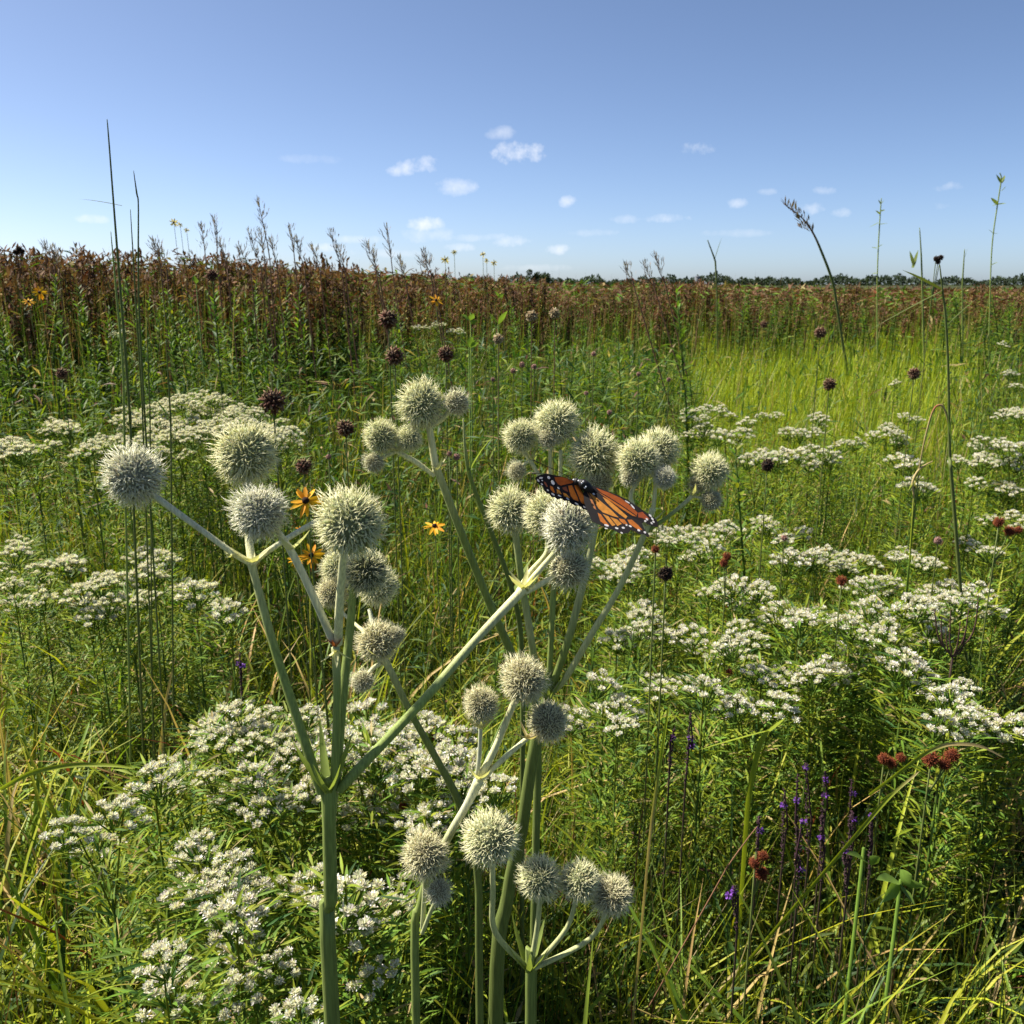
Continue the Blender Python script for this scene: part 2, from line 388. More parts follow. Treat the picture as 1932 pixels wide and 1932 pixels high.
# ------------------------------------------------------------------ dried brown plants across the back
XR = [-700, 0, 400, 700, 960, 1250, 1600, 1932, 2600]
YR = [4.8, 5.4, 6.2, 7.4, 9.8, 11.5, 13.5, 14.5, 15]
TOP = [478, 482, 484, 506, 529, 533, 541, 541, 541]
def brown_mesh(seed, h=1.0):
    mb = MB(); ns = 7; cm = [np.array([1, 1, 1.]), np.array([.62, .6, .6]), np.array([1.25, 1.15, .9]), np.array([.8, .95, .7]), np.array([.9, .75, .75])][seed]
    for s in range(ns):
        a = random.uniform(0, 6.28); l = random.uniform(.05, .3)
        hh = h * random.uniform(.78, 1.0)
        p0 = np.array([random.uniform(-.05, .05), random.uniform(-.05, .05), 0]); p1 = p0 + [math.cos(a) * l, math.sin(a) * l, hh]
        pm = (p0 + p1) / 2 + [0, 0, .06]
        tube(mb, [p0, pm, p1], [.005, .004, .003], [MG * .8, MG * .7, BRN], 4)
        n = 85; t = rng.uniform(.35, 1, n) ** .8
        bb = p0 + (p1 - p0) * t[:, None]
        dd = nrm(np.concatenate([rng.normal(0, 1, (n, 2)), rng.uniform(-.6, .7, (n, 1))], 1))
        c = mixcol(n, [BRN, BRN * .55, RUST * .75, STRAW * .7, MG], [40, 18, 9, 15, 18], .3) * cm
        lowg = (t < .66) & (rng.random(n) < .85); c[lowg] = mixcol(int(lowg.sum()), [MG * 1.1, DG * 1.4, YG * .8], [50, 25, 25])
        ribbons(mb, bb, dd, rng.uniform(.025, .06, n), rng.uniform(.007, .016, n), [.2, 1, .8, .05], c, droop=rng.uniform(.2, 1.2, n), fold=.6)
        # seed tufts at the tip
        n = 16; bb = p1 + rng.normal(0, .022, (n, 3))
        ribbons(mb, bb, nrm(rng.normal(0, 1, (n, 3)) + [0, 0, .8]), .035, .015, [.4, 1, .1], mixcol(n, [BRN * .7, BRN * 1.3, STRAW * .6], [5, 4, 1]), fold=.5)
    return mb.mesh('dried_brown_plant', M_DRY)
BM = [brown_mesh(i) for i in range(5)]
lab = 'dried brown leafy plant in the brown band along the back of the meadow'
nb = 270
for i in range(nb):
    q = random.uniform(-150, 2080)
    Y0 = float(np.interp(q, XR, YR)); top = float(np.interp(q, XR, TOP))
    Yd = Y0 * random.uniform(.93, 1.5)
    yy = top + 4 + 15 * float(lf(q / 26, 0)) + (random.uniform(-9, 24) if random.random() < .6 else random.uniform(15, 50))
    if q > 980: yy = max(yy, top - 2)
    if 1330 < q < 1520: yy += 12
    hgt = H + (536 - yy) / F * Yd
    hgt = max(.75, hgt)
    pt = P(q, 536, Yd)
    tag(link('dried_brown_plant', BM[int((float(lf(q / 55, Yd * .8)) * .5 + .5 + random.uniform(-.25, .25)) * 5) % 5], None, (pt[0], pt[1], 0), (0, 0, random.uniform(0, 6.28)), (1.25, 1.25, hgt)), lab, 'plant', 'dried brown plants in the back band')
mb = MB()   # the rest of the band, one mass further out
n = 60000; q = rng.uniform(-900, 2800, n); Yd = np.interp(q, XR, YR) * np.exp(rng.uniform(.1, 1.5, n))
top = np.interp(q, XR, TOP) + 8
hg = np.minimum(H + (536 - top) / F * Yd, 1.45) * rng.uniform(.35, 1, n) ** .6 * (1 + .06 * lf(q / 40, Yd * 2))
bb = np.stack([(q - 966) / F * Yd * 1.03, Yd, hg], 1)
c = mixcol(n, [BRN, BRN * .6, RUST * .7, STRAW * .7, MG, DG], [34, 15, 7, 12, 24, 8], .3)
s = np.maximum(1, Yd / 9)
ribbons(mb, bb, nrm(np.concatenate([rng.normal(0, 1, (n, 2)), rng.uniform(-.5, .9, (n, 1))], 1)), rng.uniform(.06, .13, n) * s, .028 * s, [.3, 1, .1], c, droop=.3, fold=.5)
tag(link('brown_plant_mass', mb.mesh('brown_plant_mass', M_DRY)), 'brown seed heads and leaves receding to the horizon', 'plants', kind='stuff')

# ------------------------------------------------------------------ upright leafy green plants
def leafy_mesh(nl=120, h=1.0, ll=(.03, .068), pal=None, wd=.0088, topf=True):
    mb = MB()
    p = [np.array([0, 0, 0.]), np.array([.015, 0, h * .5]), np.array([random.uniform(-.05, .05), random.uniform(-.05, .05), h])]
    tube(mb, p, [.0045, .0035, .0015], MG * .9, 5, smooth_path=3)
    t = np.linspace(.2, 1, nl); a = np.arange(nl) * 2.4 + rng.normal(0, .6, nl)
    bb = np.stack([np.interp(t, [0, .5, 1], [q[k] for q in p]) for k in range(3)], 1)
    up = np.interp(t, [0, .7, 1], [.35, .7, 1.6])
    dd = np.stack([np.cos(a), np.sin(a), up], 1)
    c = mixcol(nl, pal if pal is not None else [MG, MG * 1.35, DG * 1.4, YG * .8], [45, 22, 22, 11])
    ribbons(mb, bb, dd, rng.uniform(*ll, nl) * np.interp(t, [0, .85, 1], [1, 1, .5]), wd * np.interp(t, [0, .85, 1], [1, 1, .6]), [.2, .85, 1, .6, .04], c, droop=rng.uniform(.1, .6, nl), fold=.3)
    return mb.mesh('leafy_green_plant', M_LEAF)
LM = [leafy_mesh() for _ in range(5)]
def leafy(q, yt, Yd, lab, grp, k=None, sxy=None):
    pt = P(q, yt, Yd)
    hg = pt[2]; s = sxy or random.uniform(.85, 1.3)
    o = link('leafy_green_plant', LM[random.randrange(5) if k is None else k], None, (pt[0], pt[1], 0), (0, 0, random.uniform(0, 6.28)), (s, s, hg))
    tag(o, lab, 'plant', grp); return o
leafy(1305, 545, 3.0, 'tallest dark green leafy plant right of centre, its tip touching the horizon', None, 0, 1.35)
leafy(395, 505, 4.1, 'dark green leafy plant standing up into the brown band on the left', None, 1, 1.4)
leafy(1418, 850, 1.9, 'bright green spire of narrow leaves standing right of the ball flowers', None, 2, 1.1)
leafy(1175, 600, 3.9, 'leafy green plant just left of the tallest dark green plant', None, 3, 1.1)
for i in range(185):
    q = random.uniform(-60, 1330); Yd = random.uniform(3.4, 6.6)
    if q > 560: Yd += 1.2
    leafy(q, random.uniform(570, 720) + (25 if q > 600 else 0), Yd, 'leafy green plant in the dark green thicket left of the bright grass', 'leafy green plants in the left and centre thicket')
for i in range(50):
    q = random.uniform(-60, 1000); Yd = float(np.interp(q, XR, YR)) * random.uniform(.8, 1.0)
    leafy(q, float(np.interp(q, XR, TOP)) + random.uniform(34, 105), Yd, 'tall leafy green plant pushing up into the brown band on the left', 'green plants inside the left brown band', None, 1.5)
n = 5200; q = rng.uniform(-900, 2700, n); Yd = np.interp(q, XR, YR) * rng.uniform(.78, 1.35, n)
hg = H + (536 - (np.interp(q, XR, TOP) + rng.uniform(-26, 60, n))) / F * Yd
mb = MB(); ribbons(mb, np.stack([(q - 966) / F * Yd, Yd, 0 * q], 1), dirs(n, .1), hg, .0045 * np.maximum(1, Yd / 6), [1, .9, .6, .05], mixcol(n, [MG, STRAW * .8, YG * .8, BRN * 1.3], [34, 26, 22, 18]), droop=rng.uniform(0, .12, n))
tag(link('tall_back_grass', mb.mesh('tall_back_grass', M_GRASS)), 'thin tall grasses rising through the brown band at the back', 'grass', kind='stuff')
for i in range(34):
    q = random.uniform(1340, 2000); Yd = random.uniform(10, 13)
    leafy(q, random.uniform(548, 590), Yd, 'leafy green plant in front of the brown band on the right', 'leafy green plants before the right brown band', None, 2.2)
for i in range(14):
    q = random.uniform(880, 1990); Yd = random.uniform(1.25, 2.4)
    o = leafy(q, random.uniform(-20, 60) + (PH(q, 900, .6)[1] * 0) + np.interp(Yd, [1.25, 2.4], [1230, 960]), Yd, 'low green leafy plant among the white flowers at right', 'low leafy plants at right', None, .75)

# ------------------------------------------------------------------ mountain mint
WHT = np.array([.78, .76, .74]); PK = np.array([.62, .56, .56]); CRM = np.array([.62, .62, .40])
def mint_cluster():
    mb = MB(); nh = random.randint(9, 13)
    for k in range(nh):
        a = k * 2.4; rr = .0082 * math.sqrt(k + .2)
        c = np.array([rr * math.cos(a), rr * math.sin(a), -.55 * rr + random.uniform(-.004, .004)])
        rh = random.uniform(.0055, .0075)
        tube(mb, [c * .15 + [0, 0, -.035], c + [0, 0, -.004]], .0009, MG * 1.2, 4, cap=False)
        sphere(mb, c, rh * .62, CRM * .75, 8, 5, (1, 1, .6))
        n = 44; v = fib(n * 2, .14); v = v[v[:, 2] > -.15][:n]; n = len(v)
        bs = c + v * [rh * .55, rh * .55, rh * .35]
        cc = mixcol(n, [WHT, PK, CRM], [62, 20, 18], .1)
        ribbons(mb, bs, nrm(v + rng.normal(0, .35, (n, 3)) + [0, 0, .25]), rng.uniform(.0024, .0042, n), .0018, [.5, 1, .5], cc, fold=.3, roll=rng.uniform(-1.4, 1.4, n))
    return mb.mesh('flower_cluster', M_PETAL)
MC = [mint_cluster() for _ in range(6)]
def mint_foliage(h=.34, tips=()):
    mb = MB()
    tube(mb, [(0, 0, -h - .4), (0, 0, -.12)], [.0022, .0016], MG * .9, 5)
    for tp in tips: tube(mb, [(0, 0, -.14), np.array([tp[0] * .6, tp[1] * .6, tp[2] - .05]), tp], [.0014, .0012, .001], YG * .7, 4, smooth_path=2, cap=False)
    nl = 330; z = -h * rng.random(nl) ** 1.15 - .015
    a = rng.uniform(0, 6.28, nl); spread = np.interp(-z, [0, .1, h], [.035, .045, .03]) * rng.random(nl)
    bb = np.stack([np.cos(a) * spread, np.sin(a) * spread, z], 1)
    dd = np.stack([np.cos(a), np.sin(a), rng.uniform(.1, 1.1, nl)], 1)
    c = mixcol(nl, [YG, MG * 1.5, MG, DG * 1.6, STRAW], [42, 30, 15, 9, 4])
    ribbons(mb, bb, dd, rng.uniform(.014, .032, nl), .0034, [.3, 1, .75, .05], c, droop=rng.uniform(0, .35, nl), fold=.3)
    return mb.mesh('foliage', M_LEAF)
MF = []
for k in range(5):
    nt_ = [1, 1, 2, 2, 3][k]; tips = []
    for j in range(nt_):
        a = j * 6.28 / nt_ + random.random(); rr = 0 if nt_ == 1 else random.uniform(.022, .036)
        tips.append(np.array([rr * math.cos(a), rr * math.sin(a), random.uniform(-.018, .004)]))
    MF.append((mint_foliage(tips=tips), tips))
def mint(q, y, lab, grp, k, h=None, s=1.0):
    h = h or random.uniform(.62, .76)
    pt = PH(q, y, h) if y > 700 else P(q, y, 5.2)
    me, tips = MF[k]
    t = thing('white_mint_plant', lab, 'wildflower', (pt[0], pt[1], pt[2]), grp, random.uniform(0, 6.28), s)
    link('foliage', me, t)
    for tp in tips: link('flower_cluster', MC[random.randrange(6)], t, tuple(tp), (random.uniform(-.28, .28), random.uniform(-.28, .28), random.uniform(0, 6.28)), random.uniform(.85, 1.3))
    return t
G_BOT = [(430,1310),(400,1350),(470,1348),(440,1380),(385,1360),(500,1370),(545,1330),(575,1320),(560,1370),(600,1350),(590,1400),(690,1345),(720,1360),(760,1340),(700,1385),(740,1400),(790,1360),(830,1370),(780,1400),(310,1408),(285,1430),(340,1425),(275,1470),(355,1450),(480,1432),(440,1455),(520,1418),(510,1450),(560,1478),(700,1430),(650,1420),(810,1415),(850,1425),(870,1450),(880,1440),(770,1490),(800,1510),(830,1500),(785,1525),(680,1500),(600,1440),(545,1490)]
G_LOW = [(190,1530),(180,1555),(370,1580),(350,1605),(390,1600),(420,1640),(390,1665),(450,1665),(440,1690),(600,1625),(565,1680),(650,1640),(660,1690),(760,1640),(740,1670),(300,1760),(480,1790),(700,1800),(380,1860),(560,1880)]
G_LM = [(40,1012),(30,1025),(120,1038),(110,1050),(60,1088),(20,1078),(30,1110),(190,1080),(160,1090),(270,1030),(300,1030),(250,1065),(290,1065),(310,1055),(350,1083),(365,1090),(335,1085),(210,1118),(180,1133),(240,1110),(215,1140),(410,1113),(430,1118),(390,1150),(0,1048),(75,1100)]
G_LU = [(30,825),(60,828),(15,830),(100,790),(130,795),(85,800),(170,830),(200,820),(370,740),(345,745),(400,745),(420,750),(330,760),(300,770),(350,785),(380,765),(430,768),(450,765),(470,785),(500,805),(260,765),(300,820),(525,812),(240,775),(280,790),(410,785),(385,790),(250,795),(340,805),(450,795),(310,750),(330,850),(230,820),(285,770),(355,750),(420,770),(360,770),(395,755),(320,790),(440,785),(480,775),(510,790),(530,825),(380,810),(400,800),(300,805),(260,785),(290,840),(270,820)]
G_RU = [(1300,768),(1325,772),(1350,766),(1380,775),(1410,780),(1440,775),(1330,790),(1300,800),(1320,805),(1380,810),(1500,803),(1540,797),(1550,780),(1590,820),(1620,815),(1650,808),(1680,800),(1700,815),(1430,852),(1450,848),(1470,845),(1500,840),(1540,830),(1570,835),(1530,862),(1560,850),(1710,778),(1730,780),(1900,768),(1930,772),(1960,775),(1880,818),(1920,828),(1900,850),(1930,858),(1850,833),(1860,850),(1690,712),(1910,700),(1920,722),(1895,640),(1840,890),(1830,860),(1715,858),(1730,885),(1750,895),(1870,900),(1900,905)]
G_RM = [(1150,1045),(1180,1032),(1200,1020),(1165,1055),(1190,1060),(1260,1000),(1290,990),(1310,1000),(1350,1008),(1320,1020),(1330,978),(1360,985),(1385,990),(1460,978),(1510,988),(1480,1000),(1440,970),(1520,1030),(1550,1030),(1490,1035),(1620,1040),(1600,1055),(1700,1028),(1730,1038),(1745,1050),(1650,1083),(1680,1080),(1630,1092),(1870,962),(1910,958),(1935,972),(1840,1010),(1870,1020),(1360,1088),(1400,1085),(1430,1100),(1380,1105),(1410,1125),(1340,1100),(1480,1132),(1510,1135),(1460,1140),(1550,1140),(1580,1150),(1610,1148),(1640,1145),(1600,1165),(1650,1120),(1680,1150),(1720,1128),(1750,1112),(1780,1100),(1820,1110),(1800,1130),(1765,1150),(1700,1170),(1735,1182),(1780,1172),(1690,1130),(1620,1180),(1850,1115),(1880,1135),(1660,1170),(1820,1090),(1850,1090)]
G_RL = [(1200,1160),(1240,1150),(1210,1138),(1180,1180),(1165,1170),(1230,1180),(1340,1188),(1370,1200),(1310,1205),(1400,1180),(1390,1205),(1350,1220),(1450,1238),(1440,1250),(1330,1258),(1490,1250),(1560,1228),(1590,1240),(1605,1228),(1540,1240),(1715,1215),(1735,1235),(1780,1285),(1800,1312),(1790,1330),(1825,1340),(1855,1325),(1885,1340),(1870,1350),(1430,1310),(1400,1300),(1130,1330),(1165,1335),(1105,1330),(1245,1275),(1140,1250),(1265,1265)]
for (lst, lab, grp, s) in ((G_BOT, 'white-flowered mint plant in the big clump around the forked stalk, foreground', 'mint plants in the foreground clump', .92),
                        (G_LOW, 'white-flowered mint plant at the bottom edge below the big clump', 'mint plants along the bottom edge', .9),
                        (G_LM, 'white-flowered mint plant at far left, below the leftmost spiky ball', 'mint plants at middle left', 1.0),
                        (G_LU, 'distant white-flowered mint plant at upper left, around the tall thin stalks', 'mint plants at upper left', 1.0),
                        (G_RU, 'distant white-flowered mint plant at right, before the bright grass', 'mint plants at upper right', 1.15),
                        (G_RM, 'white-flowered mint plant in the wide white drift right of the butterfly', 'mint plants in the right drift', 1.05),
                        (G_RL, 'white-flowered mint plant below the white drift, lower right', 'mint plants at lower right', 1.0)):
    for (q, y) in lst:
        k = random.choice([0, 1, 0, 1, 2, 3])
        hh_ = random.uniform(.84, .93) if lst is G_LU else random.uniform(.76, .84) if lst is G_RU and y < 900 else None
        if lst is G_BOT: k = random.choice([0, 1, 2, 3])
        if lst is G_LU: k = random.choice([2, 3, 4, 4])
        mint(q, y + random.uniform(-4, 4), lab, grp, k, hh_, s=s * random.uniform(.88, 1.1))
        if lst in (G_RU, G_RM) and random.random() < .15:
            mint(q + random.uniform(-28, 28), y + random.uniform(-8, 14), lab, grp, random.choice([0, 1, 2]), s=s * random.uniform(.8, 1))
for (q, y) in ((225, 625), (240, 622), (785, 612), (830, 606), (810, 612), (860, 618)):
    mint(q, y, 'far white-flowered mint plant, a small white fleck before the brown band', 'far white flowers before the brown band', 3, s=1.0)

# ------------------------------------------------------------------ ball-headed wildflowers
def ball_mesh(core, flo, spi, tipc, ns=700, long=1.0, seed_=0):
    mb = MB()
    sphere(mb, (0, 0, 0), .66, core * .8, 22, 14, bump=.02)  # core colour darkened to paint the shading between florets
    v = fib(430, .035)
    spikes(mb, v * .62, v + rng.normal(0, .08, v.shape), rng.uniform(.13, .21, len(v)), rng.uniform(.034, .052, len(v)), flo * .75, mixcol(len(v), [flo * 1.15, flo * 1.3, flo * [.75, .6, .5]], [60, 32, 8], .1), .2)  # floret bases darker too, gap shade put into their colour
    v = fib(ns, .07)
    spikes(mb, v * .64, nrm(v + rng.normal(0, .2, v.shape)), rng.uniform(.28, .50, ns) * long, rng.uniform(.0095, .0145, ns), spi, tipc, .8)
    for k in range(len(mb.V)):
        p_ = mb.V[k]; ph = rng.uniform(0, 6, 3)
        mb.V[k] = p_ * (1 + .045 * np.sin(p_[:, :1] * 3.1 + seed_) + .04 * np.sin(p_[:, 1:2] * 4.3 + 1 + seed_ * 2) + .035 * np.cos(p_[:, 2:] * 3.7 + seed_))
    return mb.mesh('flower_head', M_BALL)
CREAM = np.array([.88, .85, .57])
cG, cW, cT = np.array([.26, .29, .15]), np.array([.33, .34, .26]), np.array([.30, .27, .15])
BV = {'g': [ball_mesh(cG * .8, np.array([.62, .64, .36]), CREAM, CREAM * 1.1) for i_ in range(3)],
      'w': [ball_mesh(cW * .8, np.array([.70, .69, .52]), np.array([.86, .84, .68]), np.array([.9, .88, .74])) for _ in range(2)],
      't': [ball_mesh(cT * .8, np.array([.60, .58, .36]), np.array([.84, .78, .50]), np.array([.88, .83, .58])) for _ in range(2)],
      'd': [ball_mesh(cG * .35, np.array([.22, .25, .14]), CREAM * .85, CREAM)],  # shaded copy of the green head: its shade is put into the colours
      's': [ball_mesh(cT, np.array([.7, .68, .45]), np.array([.78, .75, .55]), np.array([.82, .8, .62]), 300, 1.25) for _ in range(2)]}
class BallPlant:
    def __init__(s, label, base):
        s.base = np.array(base, float); s.base[2] = 0
        s.o = thing('ball_headed_wildflower', label, 'wildflower', s.base)
    def stalk(s, pts, wid, cols, name='branch', parent=None):
        """pts: (q, y, Y); wid: pixel widths"""
        pp = []; rr = []
        for (q, y, Y), w_ in zip(pts, wid):
            p = P(q, y, Y); dist = np.linalg.norm(p - [0, 0, H]); pp.append(p); rr.append(w_ / F * dist * .5)
        if name == 'stem':
            pp.insert(0, np.array([pp[0][0], pp[0][1] + .01, 0])); rr.insert(0, rr[0] * 1.15); cols = [cols[0]] + list(cols)
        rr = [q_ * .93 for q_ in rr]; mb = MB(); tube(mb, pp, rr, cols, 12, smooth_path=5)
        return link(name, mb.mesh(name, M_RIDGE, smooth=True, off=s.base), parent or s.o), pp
    def head(s, q, y, d, Y, kind='g'):
        p = P(q, y, Y); dist = np.linalg.norm(p - [0, 0, H])
        ms = BV[kind]; me = ms[random.randrange(len(ms))]
        return link('flower_head', me, s.o, tuple(p - s.base), (random.uniform(0, 6), random.uniform(0, 6), random.uniform(0, 6)),
                    tuple(d / F * dist * .505 * random.uniform(.97, 1.03) for _ in range(3)))
    def bract(s, q, y, Y, n=4, ln=.012, col=CREAM * .85, par=None, up=.5, wd=.0026):
        mb = MB(); p = P(q, y, Y); a = rng.uniform(0, 6.28) + np.arange(n) * 6.28 / n
        dd = np.stack([np.cos(a), np.sin(a), np.full(n, up)], 1)
        ribbons(mb, np.tile(p, (n, 1)), dd, rng.uniform(.7, 1.3, n) * ln, wd, [1, .9, .6, .05], col, droop=-.2, fold=.5)
        return link('bract', mb.mesh('bract', M_LEAF, off=s.base), par or s.o)
SG, SC, SM = STEMG, STEMC, (STEMG + STEMC) / 2
SB = np.array([.56, .56, .38])
# plant nearest the camera
A = BallPlant('nearest ball-headed wildflower, thick forked stalk left of centre carrying the largest spiky ball', P(625, 1932, .46))
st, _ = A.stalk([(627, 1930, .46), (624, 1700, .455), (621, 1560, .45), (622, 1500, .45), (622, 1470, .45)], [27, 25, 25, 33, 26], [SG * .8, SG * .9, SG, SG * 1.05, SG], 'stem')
A.bract(618, 1492, .445, 5, .03, SG * 1.2, st, 1.3, .006)
b1, _ = A.stalk([(606, 1496, .448), (585, 1430, .45), (520, 1230, .46), (480, 1085, .465), (475, 1060, .465)], [17, 19, 17, 15, 20], [SG, SG, SG * 1.2, SM, SC], 'branch')
A.bract(475, 1058, .463, 5, .011, SC * 1.1, b1, .4, .004); A.bract(430, 1047, .462, 2, .012, SC * 1.1, b1, .1, .004)
A.stalk([(475, 1065, .465), (440, 1044, .465), (380, 1000, .465), (300, 942, .465), (272, 920, .465)], [10, 12, 11, 13, 9], [SC, SC, SB, SB, SB])
A.stalk([(476, 1062, .466), (469, 1010, .475), (466, 900, .49)], [18, 15, 12], [SC, SC, SC])
A.stalk([(478, 1065, .467), (500, 1044, .47), (560, 1005, .48), (602, 982, .485)], [10, 11, 11, 12], [SC, SC, SB, SC])
A.head(253, 900, 116, .465, 'w'); A.head(465, 857, 132, .495, 'g')
b2, _ = A.stalk([(630, 1490, .45), (634, 1400, .45), (636, 1300, .45), (633, 1222, .45)], [17, 16, 15, 17], [SG, SG * 1.05, SG * 1.2, SM])
A.bract(632, 1218, .447, 5, .006, RUST * 1.3, b2, .8, .003); A.bract(634, 1226, .447, 4, .014, SC, b2, -.9, .003)
A.stalk([(629, 1212, .45), (600, 1145, .445), (552, 1045, .44), (510, 985, .435)], [16, 15, 15, 11], [SB * .9, SB * .95, SB, SB])
A.bract(548, 1035, .438, 3, .012, SB, None, .6, .004)
A.stalk([(638, 1214, .45), (640, 1150, .44), (648, 1040, .425), (652, 1000, .42)], [17, 17, 14, 12], [SC * .95, SC, SC, SC])
A.head(490, 967, 114, .43, 'w'); A.head(660, 984, 150, .41, 'g')
A.stalk([(632, 1480, .452), (645, 1330, .46), (660, 1190, .47), (668, 1090, .475)], [22, 19, 16, 14], [SG, SG, SG * 1.1, SG * 1.2])
A.head(690, 1078, 100, .475, 'd')  # rear head uses the copy with shade painted in
b4, _ = A.stalk([(640, 1490, .45), (670, 1458, .452), (800, 1320, .47), (900, 1205, .49), (980, 1120, .505), (988, 1112, .506)], [18, 20, 18, 17, 19, 24], [SG, SG * 1.1, SG * 1.3, SM, SC, SC])
A.bract(988, 1108, .503, 5, .016, SC, b4, .6, .004)
A.stalk([(985, 1116, .506), (1010, 1085, .51), (1048, 1040, .52), (1062, 1010, .522)], [14, 12, 11, 10], [SC, SC, SM, SM])
A.stalk([(978, 1116, .507), (1000, 1080, .515), (1032, 1040, .53), (1030, 990, .54)], [12, 11, 10, 10], [SC, SC, SM, SM])
A.stalk([(990, 1118, .506), (1020, 1102, .51), (1048, 1086, .515)], [12, 13, 10], [SC, SC, SC])
A.head(1073, 997, 114, .52, 'w'); A.head(1034, 970, 98, .545, 'g'); A.head(1072, 1076, 92, .52, 's')
# small-headed plant behind the nearest one
E = BallPlant('ball-headed wildflower with small balls just right of the nearest stalk, its stem leaning right', P(905, 1932, .6))
st, _ = E.stalk([(905, 1925, .6), (900, 1640, .6), (868, 1520, .6), (828, 1440, .6), (775, 1345, .6), (735, 1262, .6), (722, 1240, .6)], [14, 14, 15, 14, 13, 14, 18], [SG * .6] * 3 + [SG * .7, SG * .8, SM * .9, SC], 'stem')
E.bract(723, 1240, .597, 5, .018, SC * 1.05, st, .5, .005)
E.stalk([(724, 1245, .6), (716, 1225, .6), (713, 1212, .6)], [10, 10, 8], SC)
E.stalk([(720, 1245, .6), (706, 1190, .61), (697, 1150, .62)], [9, 9, 8], SB)
E.stalk([(720, 1250, .6), (703, 1262, .6), (690, 1278, .595)], [10, 9, 7], SC)
E.stalk([(716, 1215, .6), (650, 1160, .63), (630, 1130, .64)], [8, 7, 6], SC)
E.head(714, 1212, 88, .6, 't'); E.head(746, 1198, 44, .6, 's'); E.head(685, 1285, 52, .595, 's'); E.head(713, 1108, 84, .625, 'g'); E.head(628, 1120, 66, .64, 't'); E.head(640, 1070, 74, .65, 'g')
# the tall double cluster carried by one thick dark trunk behind
C_ = BallPlant('tall many-branched ball-headed wildflower behind the butterfly, stalks fanning from one dark trunk', P(950, 1932, .65))
T0 = (1035, 1310, .635)
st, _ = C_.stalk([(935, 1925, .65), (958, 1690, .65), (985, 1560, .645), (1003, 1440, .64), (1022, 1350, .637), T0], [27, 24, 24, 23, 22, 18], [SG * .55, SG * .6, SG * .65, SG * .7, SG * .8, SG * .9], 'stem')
C_.bract(1032, 1320, .63, 4, .035, SG * 1.1, st, 1.4, .006)
C_.stalk([T0, (1012, 1260, .635), (998, 1180, .63), (983, 1090, .625), (972, 1000, .62)], [15, 15, 15, 14, 14], [SG * .8, SG, SM * .9, SG * 1.1, SM])
C_.head(964, 963, 98, .62, 'g')
C_.stalk([T0, (1040, 1200, .635), (1045, 1105, .64), (1055, 1000, .64), (1058, 850, .64)], [12, 12, 12, 8, 8], [SG, SG * 1.1, SG * 1.2, SC, SC * 1.2])
C_.stalk([(1050, 1010, .64), (1040, 930, .64), (1038, 840, .64)], [8, 8, 8], [SC, SC, SC])
C_.stalk([(1040, 940, .641), (1002, 872, .64), (985, 850, .64)], [7, 9, 8], [SC, SC, SC])
C_.stalk([(1000, 868, .64), (985, 880, .64), (978, 888, .64)], [8, 7, 6], SC)
C_.bract(1003, 866, .637, 4, .012, SC, None, .8, .003)
C_.head(1052, 797, 96, .64, 'g'); C_.head(983, 823, 76, .638, 'g'); C_.head(1034, 826, 48, .632, 's'); C_.head(975, 888, 42, .638, 's')
C_.stalk([T0, (1068, 1220, .63), (1098, 1110, .63), (1120, 1010, .63), (1126, 930, .63), (1123, 880, .63)], [16, 16, 15, 14, 12, 11], [SG * .8, SG, SM * .9, SM, SM, SC])
C_.head(1121, 857, 110, .63, 'g'); C_.head(1130, 908, 60, .625, 's')
C_.stalk([T0, (1065, 1282, .63), (1120, 1190, .62), (1168, 1110, .615), (1215, 1010, .61), (1232, 960, .61)], [13, 13, 13, 12, 12, 13], [SG, SM, SM, SM * 1.05, SM, SC])
C_.bract(1222, 990, .607, 5, .016, SC, None, .7, .003)
C_.stalk([(1232, 965, .61), (1236, 925, .61), (1240, 880, .61)], [9, 8, 8], SC)
C_.stalk([(1218, 1000, .61), (1190, 940, .61), (1205, 905, .612), (1206, 880, .612)], [9, 9, 8, 8], SC)
C_.stalk([(1222, 1000, .61), (1260, 975, .612), (1305, 937, .615), (1330, 905, .615)], [10, 8, 9, 8], [SG, SG * 1.2, SC, SC])
C_.bract(1308, 934, .612, 4, .011, SC, None, .7, .003)
C_.stalk([(1308, 936, .615), (1325, 940, .613), (1340, 943, .612)], [7, 6, 6], SC)
C_.head(1205, 868, 94, .61, 'g'); C_.head(1243, 852, 92, .63, 'g'); C_.head(1255, 902, 50, .60, 'w'); C_.head(1190, 900, 44, .605, 's')
C_.head(1341, 890, 80, .615, 'g'); C_.head(1342, 943, 50, .612, 's'); C_.head(1318, 912, 44, .618, 's')
# the upper-left cluster on its own long leaning stem
B_ = BallPlant('ball-headed wildflower topping the group, long thin stem leaning up to the highest balls', P(1010, 1932, .70))
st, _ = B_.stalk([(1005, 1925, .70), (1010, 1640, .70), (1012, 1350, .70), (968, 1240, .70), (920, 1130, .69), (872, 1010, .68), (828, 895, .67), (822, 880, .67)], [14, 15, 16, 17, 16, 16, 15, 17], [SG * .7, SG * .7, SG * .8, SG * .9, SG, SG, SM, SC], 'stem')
B_.bract(824, 886, .667, 4, .012, SC, st, .8, .003)
B_.stalk([(823, 888, .67), (812, 820, .67), (805, 780, .67)], [15, 14, 12], SC)
B_.stalk([(812, 805, .67), (835, 790, .67), (855, 768, .668)], [9, 11, 8], SC)
B_.stalk([(820, 898, .67), (785, 872, .668), (746, 850, .666), (728, 838, .665)], [8, 11, 10, 9], [SC, SC * 1.15, SC, SC])
